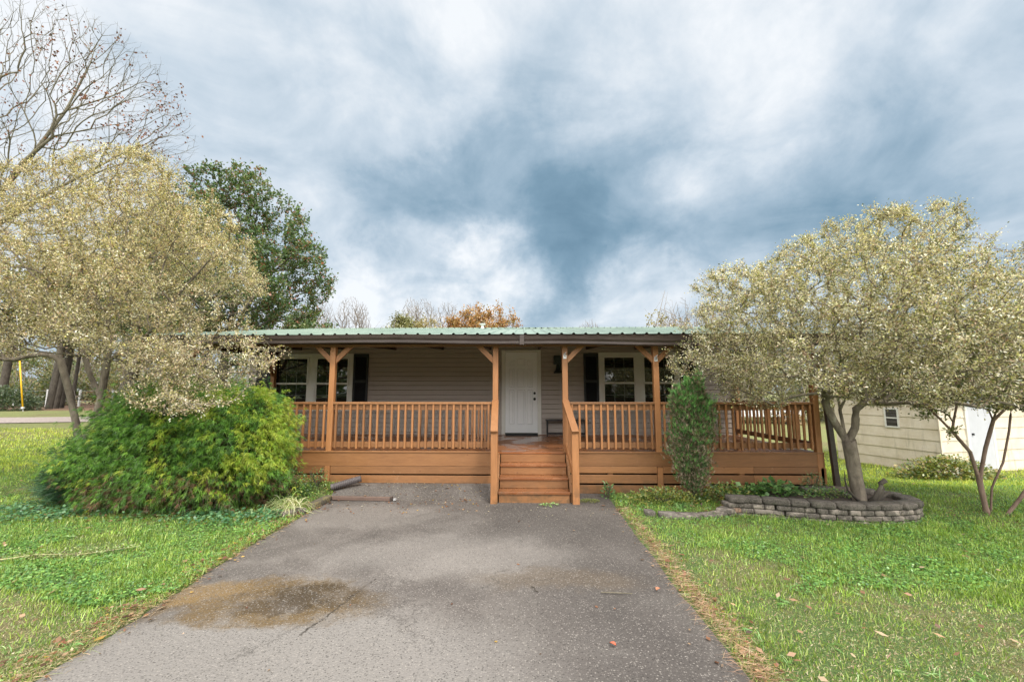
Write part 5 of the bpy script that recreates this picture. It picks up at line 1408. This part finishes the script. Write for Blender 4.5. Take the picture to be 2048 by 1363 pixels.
# ------------------------------------------------------------------ far left: road marker, trees, cabin, fence
def far_left():
    x, y = px2x(19, 21), 21.; z = Gs(x, y)
    root = empty('guy_wire_guard', (px2x(30, 21), y, Gs(px2x(30, 21), y)), 'slanted yellow plastic guy wire guard on the grass at the far left', 'guy guard')
    a = Vector((0,0,.0)); b = Vector((-.53, .0, 2.55)); d = b-a
    MB().tube([a+d*.07, b], .032, 10).build('sleeve', mat_simple('yellow_plastic', (.75,.42,.01), .45, .06, 8), root, smooth=True)
    MB().tube([a-d*.02, a+d*.07, b+d*.9], .012, 6).build('guy_wire', M['steel'], root)
    MB().tube([a+d*.055, a+d*.085], .075, 10).build('anchor_clamp', M['steel'], root)
    # ivy clad trunks in a row
    for i, (px, yy, r, lean, lab) in enumerate(((83, 24, .17, .55, 'leftmost of the leaning dark trunks in the leaf litter behind the lane'), (97, 25, .15, .6, 'ivy covered leaning trunk, second of the dark trunks behind the lane'),
            (109, 25.5, .13, .35, 'third dark trunk, straight, near the white roofed cabin'), (130, 27, .10, .2, 'thin dark trunk just left of the white roofed cabin'), (232, 22, .24, .8, 'thick dark leaning trunk behind the privet tree and the cypress bush'),
            (256, 23, .12, .1, 'grey upright trunk seen through the left privet tree'), (330, 24, .2, .3, 'dark trunk near the left end of the porch'), (-20, 26, .2, .3, 'trunk beside the yellow guy wire guard'))):
        rng = np.random.default_rng(200+i); xx = px2x(px, yy); z0 = Gs(xx, yy)-.1
        tr = [[(xx, yy, z0), (xx+lean*.35, yy, z0+2.2), (xx+lean*.8, yy, z0+4.6), (xx+lean, yy, z0+7)]]
        pts = far_targets(rng, 300, (xx+lean, yy, z0+6.8), (2.6, 2.2, 3.0), gap=.4)
        crown_tree('woodland_tree', (xx, yy, z0), tr, pts, lab, r, 220+i, nleaf=6500, L=.16, Wd=.12, cols=[(.16,.17,.06), (.26,.24,.10), (.10,.12,.045), (.32,.20,.08)], w=[.35,.3,.2,.15],
                   bark='bark_dark', r_tip=.008, step=.45, spread=.35, r_max=.06, group='trees behind the lane on the left')
    # small cabin
    cx, cy = px2x(138, 46), 46.; cz = Gs(cx, cy)
    c = empty('cabin', (cx, cy, cz), 'small brown cabin with a pale metal roof far off between the dark trunks', 'cabin')
    MB().box(-2.0, 2.0, -1.6, 1.6, 0, 1.15).build('wall', mat_simple('brown_boards', (.24,.13,.09), .8, .2, 6), c)
    r = MB(); r.add([(-2.3,-2.0,1.05), (2.3,-2.0,1.05), (2.3,0,2.05), (-2.3,0,2.05), (2.3,2.0,1.05), (-2.3,2.0,1.05)], [(0,1,2,3), (3,2,4,5)])
    r.build('roof', mat_simple('pale_metal_sheet', (.60,.62,.66), .4, .06, 3), c)
    MB().box(.3, .9, -1.63, -1.605, .3, .9).build('window', M['glass'], c)
    MB().add([(-2,-1.6,1.15), (-2,1.6,1.15), (-2,0,2.0)], [(0,1,2)]).build('gable', mat_simple('grey_gable', (.30,.28,.27), .8, .1, 6), c)
    f = empty('wire_fence', (-30, 29, .75), 'wire fence on pale posts crossing the far left yard', 'fence')
    for k in range(12):
        xx = -12+k*2.3*1.0; MB().box(xx-.05, xx+.05, -.05, .05, -.1, 1.15).build('post', M['pvc'], f)
    for z_ in (.35, .7, 1.05): MB().box(-12, 13.3, -.006, .006, z_-.006, z_+.006).build('wire', M['steel'], f)
far_left()
def thicket(name, spots, nleaf, L, cols, w, seed, label=None, kind='stuff'):
    """a ragged wall of scrub and tree crowns made of many leaf clumps with sticks between"""
    rng = np.random.default_rng(seed); C = []; Rr = []
    for (x0, x1, y0, y1, h0, h1, n) in spots:
        for _ in range(n):
            x = rng.uniform(x0, x1); y = rng.uniform(y0, y1); hh = rng.uniform(h0, h1)*(0.65+.7*float(vnoise(x, y, 4.5, seed)))
            z = Gs(x, y)+1.2*float(sm(50,120,y)); k = rng.integers(5, 9)
            for q in range(k):
                C.append((x+rng.normal(0, .7), y+rng.normal(0, .6), z+hh*rng.uniform(.05, 1.0))); Rr.append(rng.uniform(.45, 1.1)*(1-.3*rng.random()))
    C = np.array(C); Rr = np.array(Rr); per = nleaf//len(C); n = per*len(C)
    hue = rng.choice(len(cols), len(C), p=np.array(w)/sum(w)); cc = np.array(cols)[hue]
    i = np.repeat(np.arange(len(C)), per); u = unit(rng, n)
    p = C[i]+u*(Rr[i]*rng.uniform(.3, 1.1, n)**.7)[:, None]*np.array([1, 1, .8])
    t = cc[i]*(1+rng.normal(0, .2, (n, 1))).clip(.4, 1.8)
    alt = pick_tint(rng, n, cols, w); m = rng.random(n) < .3; t[m] = alt[m]
    sc = rng.uniform(.6, 1.3, n)
    V, Q, T = leaf_quads(rng, p, unit(rng, n), unit(rng, n)+[0, -.3, .5], L*sc, L*.75*sc, t)
    o = np_mesh(name, V, Q, M['leaf'], None, T); o['kind'] = kind
    # grey sticks
    k = len(C)*3; b = C[rng.integers(0, len(C), k)]+rng.normal(0, .5, (k, 3)); e = b+np.stack([rng.normal(0, .7, k), rng.normal(0, .4, k), rng.uniform(.4, 2.0, k)], 1)
    dvec = e-b; s = np.cross(dvec, [0, 1, 0.]); s /= np.linalg.norm(s, axis=1, keepdims=True)+1e-9; r = rng.uniform(.008, .03, (k, 1))
    V = np.stack([b-s*r, b+s*r, e+s*r*.3, e-s*r*.3], 1).reshape(-1, 3)
    o2 = np_mesh(name+'_sticks', V, np.arange(4*k).reshape(-1, 4), M['twig_far'], None); o2['kind'] = 'stuff'
OL = [(.20,.20,.08), (.13,.14,.055), (.28,.24,.10), (.30,.19,.09), (.09,.11,.045), (.22,.17,.12)]
OW = [.27,.2,.2,.1,.13,.1]
thicket('far_woods', [(-75,-14,52,64,5,9,90), (10,75,44,56,5,9,80), (-20,12,60,70,5,7,20)], 70000, .36, OL, OW, 301)
thicket('right_scrub', [(11.5,32,27,33,2.5,5.6,74), (9,14,29,33,3.4,6.2,18), (30,50,25,36,3,6,30)], 90000, .155, OL, OW, 302)
thicket('left_scrub', [(-42,-13,29,36,1.2,3.4,60), (-60,-42,26,38,2,5,30), (-14,-7.5,24,30,2,4.5,16)], 70000, .16, [(.12,.17,.05), (.22,.24,.09), (.30,.25,.09), (.09,.11,.045)], [.3,.3,.2,.2], 303)
leaf_mound('dark_shrub', (px2x(-5, 22), 22, .74), (1.5,1.2,1.3), 6000, .10, .06, [(.05,.085,.04), (.08,.12,.055), (.12,.15,.07)], [.4,.4,.2], 'dense dark green shrub beside the yellow guy wire guard', 311, 'bush')

def truck():
    """white pickup parked behind, seen through the right porch rail"""
    y = 29.; x = px2x(1495, y); z = Gs(x, y)
    r = empty('pickup_truck', (x, y, z), 'white pickup truck parked far behind, glimpsed through the right porch railing', 'truck')
    wm = mat_simple('white_car_paint', (.72,.72,.74), .25, .02, 3)
    s = MB(); P = [(-2.6,.42), (2.5,.42), (2.6,.75), (2.5,1.02), (1.2,1.10), (.55,1.46), (-.75,1.47), (-1.0,1.12), (-2.65,1.12)]
    n = len(P); s.add([(p[0], -.9, p[1]) for p in P]+[(p[0], .9, p[1]) for p in P], [tuple(range(n))[::-1][::-1], tuple(range(n, 2*n))[::-1]]+[(i, n+i, n+(i+1) % n, (i+1) % n) for i in range(n)])
    s.build('body', wm, r, bevel=.06)
    for (a, b) in ((-.62, -.02), (.05, .80)):
        q = [(a, 1.14), (b, 1.14), (min(b, .50), 1.40), (a, 1.40)]
        w = MB().add([(p[0], -.915, p[1]) for p in q]+[(p[0], -.905, p[1]) for p in q], [(0,1,2,3), (7,6,5,4), (0,4,5,1), (1,5,6,2), (2,6,7,3), (3,7,4,0)]); w.build('side_window', M['glass'], r)
    for xx in (-1.7, 1.65):
        for yy in (-.86, .86):
            w = MB().tube([(xx, yy-.11, .38), (xx, yy+.11, .38)], .38, 20); o = w.build('wheel', M['rubber'], r)
            MB().tube([(xx, yy-.125, .38), (xx, yy-.112, .38)], .21, 14).build('rim', M['steel'], o)
    MB().box(2.52, 2.62, -.8, -.5, .72, .88).build('headlight', M['pvc'], r)
truck()

# ------------------------------------------------------------------ grass and ground cover
def scatter_xy(rng, n, far, near=2.2):
    """points over the lawns, denser close to the path of the camera"""
    y = near*(far/near)**rng.random(n); x = rng.uniform(-1, 1, n)*(y*1.32+.6)
    return x, y
def on_drive(x, y): return (x > drive_left(y)) & (x < drive_right(y)) & (y < 7.6)
def on_porch(x, y): return (x > XL-.02) & (x < XR+.02) & (y > D-.06) & (y < 15.6)
def in_bed(x, y): return (((x-4.85)/.62)**2+((y-6.5)/.5)**2 < 1) | ((np.abs(x-3.9) < .9) & (y > 6.25) & (y < 7.6)) 
def lushness(x, y):
    v = vnoise(x, y, 1.5, 41, 4)
    right = .62*sm(3.4, 5.8, y)+.22*sm(1.6, 4.0, x)*sm(2.6,4.2,y)-.34*sm(2.6, 1.3, x)+.03
    left = .72*sm(2.9, 4.3, y)+.02-.35*sm(-4.0,-3.0,x)*sm(6.5,4.5,y)
    back = .30*sm(9, 7.5, y)*0
    return np.where(x > 0, right, left)+(v-.5)*1.7+.12
def grass():
    rng = np.random.default_rng(401)
    n = 620000; x, y = scatter_xy(rng, n, 15.0, 2.15)
    lush = lushness(x, y); m = ~on_drive(x, y) & ~on_porch(x, y) & ~in_bed(x, y) & (rng.random(n) < .80+.2*lush)
    m &= ~((((x+5.3)/1.5)**2+((y-6.9)/.55)**2) < 1)
    x, y, lush = x[m], y[m], lush[m]; n = len(x); z = G(x, y)+(vnoise(x, y, 2.2, 3)-.5)*.03*(1-np.exp(-np.abs(x+.9)/3))
    g = rng.random(n) < .10+.90*sm(.05, .80, lush+rng.normal(0, .16, n))
    h = np.where(g, rng.uniform(.022, .070, n), rng.uniform(.010, .036, n))*(1+.9*(vnoise(x, y, .22, 55)-.5)*2*g)*(.8+y*.035)*(1+.7*(rng.random(n) < .02))
    wd = (.0031+.0006*y)*rng.uniform(.6, 1.5, n)
    a = rng.uniform(0, 6.28, n); ln = np.where(g, rng.uniform(.15, .8, n), rng.uniform(.5, 2.2, n))
    d = np.stack([np.cos(a)*ln, np.sin(a)*ln, np.ones(n)], 1); d /= np.linalg.norm(d, axis=1, keepdims=True)
    s = np.stack([-np.sin(a), np.cos(a), np.zeros(n)], 1)+rng.normal(0, .4, (n, 3)); s /= np.linalg.norm(s, axis=1, keepdims=True)
    p = np.stack([x, y, z-.004], 1); hh = h[:, None]; w_ = wd[:, None]
    V = np.stack([p-s*w_*.5, p+s*w_*.5, p+d*hh*.6+s*w_*.4, p+d*hh+np.array([0,0,-.25])*hh*ln[:, None]*.5], 1).reshape(-1, 3)
    gc = pick_tint(rng, n, [(.15,.25,.035), (.235,.37,.052), (.36,.50,.080), (.47,.54,.15)], [.3,.32,.24,.14], .18)*(1+(vnoise(x, y, .16, 91, 2)-.5)*.7)[:, None]
    yb = sm(7.5, 9.0, y)[:, None]*sm(2, 4, np.abs(x))[:, None]; gc = gc*(1+yb*np.array([.55,.30,.0]))  # farther grass brighter and yellower: sunlight put into its tint
    tc = pick_tint(rng, n, [(.42,.34,.19), (.54,.44,.27), (.33,.33,.13), (.32,.18,.11), (.25,.34,.09)], [.27,.14,.25,.07,.27], .15)
    T = np.where(g[:, None], gc, tc)
    o = np_mesh('grass', V, np.arange(4*n).reshape(-1, 4), M['grass'], None, np.repeat(T, 4, axis=0)); o['kind'] = 'stuff'
    # clover and creeping weeds
    n = 260000; x, y = scatter_xy(rng, n, 10.5, 2.4); lush = lushness(x, y)
    patch = vnoise(x, y, .7, 61, 3)
    m = ~on_drive(x, y) & ~on_porch(x, y) & ~in_bed(x, y) & (lush > .42) & (patch+.22*sm(4.2, 5.6, y)*(x > 0)+.12*sm(4.2,5.5,y) > .50)
    x, y, patch = x[m], y[m], patch[m]; n = len(x); z = G(x, y)
    p = np.stack([x, y, z+rng.uniform(.012, .045, n)], 1); L = rng.uniform(.011, .022, n)*(1+.5*(vnoise(x, y, .5, 71) > .58))
    nr = unit(rng, n)*.45+np.array([0, -.15, 1.])
    T = pick_tint(rng, n, [(.11,.24,.055), (.17,.34,.075), (.25,.43,.10), (.07,.16,.045)], [.32,.33,.2,.15], .15)
    V, Q, T = leaf_quads(rng, p, unit(rng, n)*[1,1,.3], nr, L, L*.85, T)
    o = np_mesh('clover', V, Q, M['grass'], None, T); o['kind'] = 'stuff'
    # ivy and leaf litter round the foot of the cypress bush
    n = 9500; x = rng.uniform(-9.3, -3.3, n); y = rng.uniform(5.55, 6.75, n)
    yy = 5.95+.12*np.sin(x*2.1)+.12*(x+5)*-.12
    m = (np.abs(y-yy-.12) < .50*(rng.random(n)**.7)) & ~on_drive(x, y) & (vnoise(x, y, .45, 12) > .42)
    x, y = x[m], y[m]; n = len(x); p = np.stack([x, y, G(x, y)+rng.uniform(.02, .10, n)], 1)
    T = pick_tint(rng, n, [(.06,.17,.07), (.09,.22,.09), (.14,.28,.12), (.20,.30,.12)], [.35,.3,.25,.1], .15); L = rng.uniform(.03, .055, n)
    V, Q, T = leaf_quads(rng, p, unit(rng, n)*[1,1,.25], unit(rng, n)*.6+np.array([0,-.3,1.]), L, L*.9, T)
    o = np_mesh('ground_ivy', V, Q, M['leaf'], None, T); o['kind'] = 'stuff'
def litter():
    rng = np.random.default_rng(431)
    # dead leaves: drifts at the drive edges, under the bushes, single ones everywhere
    P = []
    n = 800; y = rng.uniform(2.4, 7.4, n); x = drive_left(y)+rng.normal(-.08, .12, n); P.append(np.stack([x, y], 1))
    n = 420; y = rng.uniform(2.4, 6.9, n); x = drive_right(y)+rng.normal(.07, .12, n); P.append(np.stack([x, y], 1))
    n = 2400; x = rng.uniform(-8.5, -3.2, n); y = rng.normal(6.15, .28, n); P.append(np.stack([x, y], 1))
    n = 420; x = rng.uniform(-9, 9, n); y = rng.uniform(2.4, 10, n); P.append(np.stack([x, y], 1))
    n = 260; x = rng.normal(6.7, .8, n); y = rng.normal(6.3, .25, n); P.append(np.stack([x, y], 1))
    n = 500; x = rng.uniform(1.7, 4.2, n); y = rng.uniform(6.4, 7.5, n); P.append(np.stack([x, y], 1))
    n = 230; x = rng.uniform(-2.9, -.6, n); y = rng.uniform(6.2, 7.5, n); P.append(np.stack([x, y], 1))
    P = np.concatenate(P); x, y = P[:, 0], P[:, 1]; m = ~on_porch(x, y) & ~(on_drive(x, y) & (rng.random(len(x)) < .55) & (y < 6.4)); x, y = x[m], y[m]; n = len(x)
    L = rng.uniform(.018, .05, n)*(1+.8*(rng.random(n) < .06)); z = G(x, y)+np.where(on_drive(x, y), .010, rng.uniform(.012, .04, n))
    T = pick_tint(rng, n, [(.28,.13,.065), (.20,.09,.05), (.40,.26,.15), (.12,.07,.04), (.42,.27,.07)], [.3,.25,.2,.15,.1], .2)
    V, Q, T = leaf_quads(rng, np.stack([x, y, z], 1), unit(rng, n)*[1,1,.15], unit(rng, n)*.35+[0,0,1.], L, L*.6, T)
    # pale petals blown against the skirting, and larger dry leaves dotted over the lawns
    n2 = 240; x2 = np.where(rng.random(n2) < .8, rng.uniform(-2.8, -.5, n2), rng.uniform(-2, 1.4, n2)); y2 = 7.5-np.abs(rng.normal(0, .45, n2)); y2 = np.where(x2 > -.55, y2-.8, y2)
    V2, Q2, T2 = leaf_quads(rng, np.stack([x2, y2, G(x2, y2)+.012], 1), unit(rng, n2)*[1,1,.1], unit(rng, n2)*.3+[0,0,1.], rng.uniform(.015, .032, n2), .014, pick_tint(rng, n2, [(.60,.56,.42), (.48,.42,.28)], [.6,.4]))
    V = np.concatenate([V, V2]); Q = np.concatenate([Q, Q2+n*4]); T = np.concatenate([T, T2]); n += n2
    n3 = 210; y3 = 2.5*(8.5/2.5)**rng.random(n3); x3 = rng.uniform(-1, 1, n3)*(y3*1.2+.5); m3 = ~on_drive(x3, y3) & ~on_porch(x3, y3); x3, y3 = x3[m3], y3[m3]; n3 = len(x3)
    V2, Q2, T2 = leaf_quads(rng, np.stack([x3, y3, G(x3, y3)+.045], 1), unit(rng, n3)*[1,1,.2], unit(rng, n3)*.5+[0,0,1.], rng.uniform(.04, .085, n3), .034, pick_tint(rng, n3, [(.50,.30,.18), (.36,.20,.12), (.22,.12,.08), (.58,.42,.28)], [.35,.3,.15,.2]))
    V = np.concatenate([V, V2]); Q = np.concatenate([Q, Q2+n*4]); T = np.concatenate([T, T2])
    o = np_mesh('fallen_leaves', V, Q, M['leaf'], None, T); o['kind'] = 'stuff'
    # pine straw and dead runners along the right edge of the drive
    n = 2900; y = 2.3*(6.6/2.3)**rng.random(n); u = rng.normal(0, 1, n); x = drive_right(y)+.05+u*.055+(vnoise(y*0+2., y, .35, 3)-.5)*.12
    a = rng.normal(0, .7, n)+np.where(rng.random(n) < .5, math.pi, 0); Lh = rng.uniform(.03, .11, n)
    C = np.stack([x, y, G(x, y)+rng.uniform(.008, .03, n)], 1); D_ = np.stack([np.cos(a), np.sin(a), rng.normal(.05, .12, n)], 1)
    V, Q, T = sprays(rng, C, D_, 1, .10, .0032, [(.50,.30,.19), (.58,.39,.25), (.36,.21,.13), (.44,.38,.22)], [.35,.3,.2,.15], .15, fan=.35, seg=3)
    V[:, 2] = np.maximum(V[:, 2], .006)
    n = 2200; y = 2.3*(6.0/2.3)**rng.random(n); x = drive_left(y)-.05+rng.normal(0, .07, n); a = rng.uniform(0, 6.28, n)
    C = np.stack([x, y, G(x, y)+rng.uniform(.008, .025, n)], 1); D_ = np.stack([np.cos(a), np.sin(a), rng.normal(.1, .15, n)], 1)
    V2, Q2, T2 = sprays(rng, C, D_, 1, .06, .003, [(.52,.36,.20), (.38,.28,.15), (.25,.30,.11)], [.4,.35,.25], .15, fan=.3, seg=3)
    o = np_mesh('dead_grass', np.concatenate([V, V2]), np.concatenate([Q, Q2+len(V)]), M['grass'], None, np.concatenate([T, T2])); o['kind'] = 'stuff'
def small_bits():
    tw = MB().tube([(.66,3.88,.016), (.78,3.87,.018), (.92,3.862,.016)], .004, 6).build('twig', M['bark_bare'])
    tag(tw, 'thin straight twig lying on the drive near its right edge', 'twig')
    tw = MB().tube([(.07,3.98,.014), (.10,3.95,.018), (.105,3.90,.016), (.13,3.88,.014)], .004, 6).build('twig', M['bark_dark'])
    tag(tw, 'tiny dark bent twig on the drive left of the longer twig', 'twig')
    def leaf(x, y, L, c, lab, a):
        n = 9; V = []
        for i in range(n):
            t = i/(n-1); w = L*.28*math.sin(math.pi*t**.8)+.001; cz = .010+.35*w
            for (s, q) in ((-1, cz), (0, .004), (1, cz)): V.append((L*t*math.cos(a)-s*w*math.sin(a), L*t*math.sin(a)+s*w*math.cos(a), q+.012+.02*t*(1-t)))
        F = [(i*3+k, i*3+k+1, i*3+k+4, i*3+k+3) for i in range(n-1) for k in range(2)]
        o = np_mesh('fallen_leaf', np.array(V), np.array(F), mat_simple('dry_leaf', c, .7, .2, 60), None, smooth=True, loc=(x, y, Gs(x, y))); tag(o, lab, 'leaf')
    leaf(1.14, 3.92, .06, (.36,.15,.08), 'curled reddish leaf lying alone on the drive near the right edge', .8)
    leaf(.62, 3.10, .05, (.40,.10,.05), 'small bright red brown leaf on the near part of the drive', 2.4)
    # cut privet branch on the left lawn
    rng = np.random.default_rng(77); s = MB(); s.tube([(0,0,.03), (.4,.12,.06), (.8,.20,.04), (1.2,.42,.05)], [.008,.006,.005,.002], 6)
    r = empty('cut_branch', (-5.35, 4.35, 0), 'cut leafy branch lying on the grass of the left lawn', 'branch'); s.build('stem', mat_simple('green_stem', (.36,.34,.16), .7, .2, 12), r)
    n = 700; t = rng.beta(2.2, 1.6, n); c = np.stack([t*1.15, np.interp(t, [0,.33,.66,1], [0,.12,.2,.42]), np.full(n, .05)], 1)+rng.normal(0, .045, (n, 3))*[1.3,1,.5]; c[:, 2] = np.maximum(c[:, 2], .02)
    V, Q, T = leaf_quads(rng, c, unit(rng, n), unit(rng, n)+[0,0,1.], .03*rng.uniform(.6, 1.2, n), .015, pick_tint(rng, n, [(.42,.45,.2), (.25,.34,.12), (.18,.14,.09)], [.4,.4,.2])); np_mesh('leaves', V, Q, M['leaf'], r, T)
def lawn_weeds():
    rng = np.random.default_rng(441); V0, Q0, T0, off = [], [], [], 0
    n = 420; x, y = scatter_xy(rng, n, 9.5, 2.4); m = ~on_drive(x-.08, y) & ~on_drive(x+.08, y) & ~on_porch(x, y) & ~in_bed(x, y); x, y = x[m], y[m]
    for i in range(len(x)):
        k = rng.integers(6, 16); a = rng.uniform(0, 6.28, k); broad = rng.random() < .55
        C = np.stack([x[i]+rng.normal(0, .008, k), y[i]+rng.normal(0, .008, k), np.full(k, Gs(x[i], y[i])+.012)], 1)
        el = rng.uniform(.15, .7, k) if broad else rng.uniform(.7, 1.4, k)
        D_ = np.stack([np.cos(a)*np.cos(el), np.sin(a)*np.cos(el), np.sin(el)], 1)
        V, Q, T = sprays(rng, C, D_, 1, rng.uniform(.05, .09) if broad else rng.uniform(.08, .15), .018 if broad else .006, [(.17,.33,.09), (.24,.42,.12), (.34,.46,.18)], [.4,.35,.25], .5, fan=.15, seg=3)
        V0.append(V); Q0.append(Q+off); T0.append(T); off += len(V)
    V = np.concatenate(V0)
    o = np_mesh('lawn_weeds', V, np.concatenate(Q0), M['grass'], None, np.concatenate(T0)); o['kind'] = 'stuff'
grass(); litter(); small_bits(); lawn_weeds()

# woods on the other side of the road, which the window glass mirrors
def behind():
    for i, (x, y, h, wd) in enumerate(((-12,-17,6,4), (-5,-20,6.5,4.2), (2.5,-18,6,4), (9,-19,6.5,4.4), (16,-17,6,4), (-20,-18,6.5,4.2))):
        rng = np.random.default_rng(500+i); pts = far_targets(rng, 260, (x, y, h*.55), (wd, wd*.7, h*.42), gap=.36)
        crown_tree('roadside_tree', (x, y, -.1), [[(x,y,-.1), (x,y,h*.3), (x+.3,y,h*.7)]], pts, 'leafy roadside tree opposite the porch, '+('far left behind the viewer', 'left behind the viewer', 'straight behind the viewer', 'right behind the viewer', 'far right behind the viewer', 'outermost left behind the viewer')[i], .25, 510+i, nleaf=7000, L=.34, Wd=.28,
                   cols=[(.14,.25,.08), (.22,.32,.11), (.34,.36,.14)], w=[.45,.35,.2], bark='bark_dark', r_tip=.012, step=.5, spread=.6, r_max=.07, group='trees mirrored in the windows')
behind()
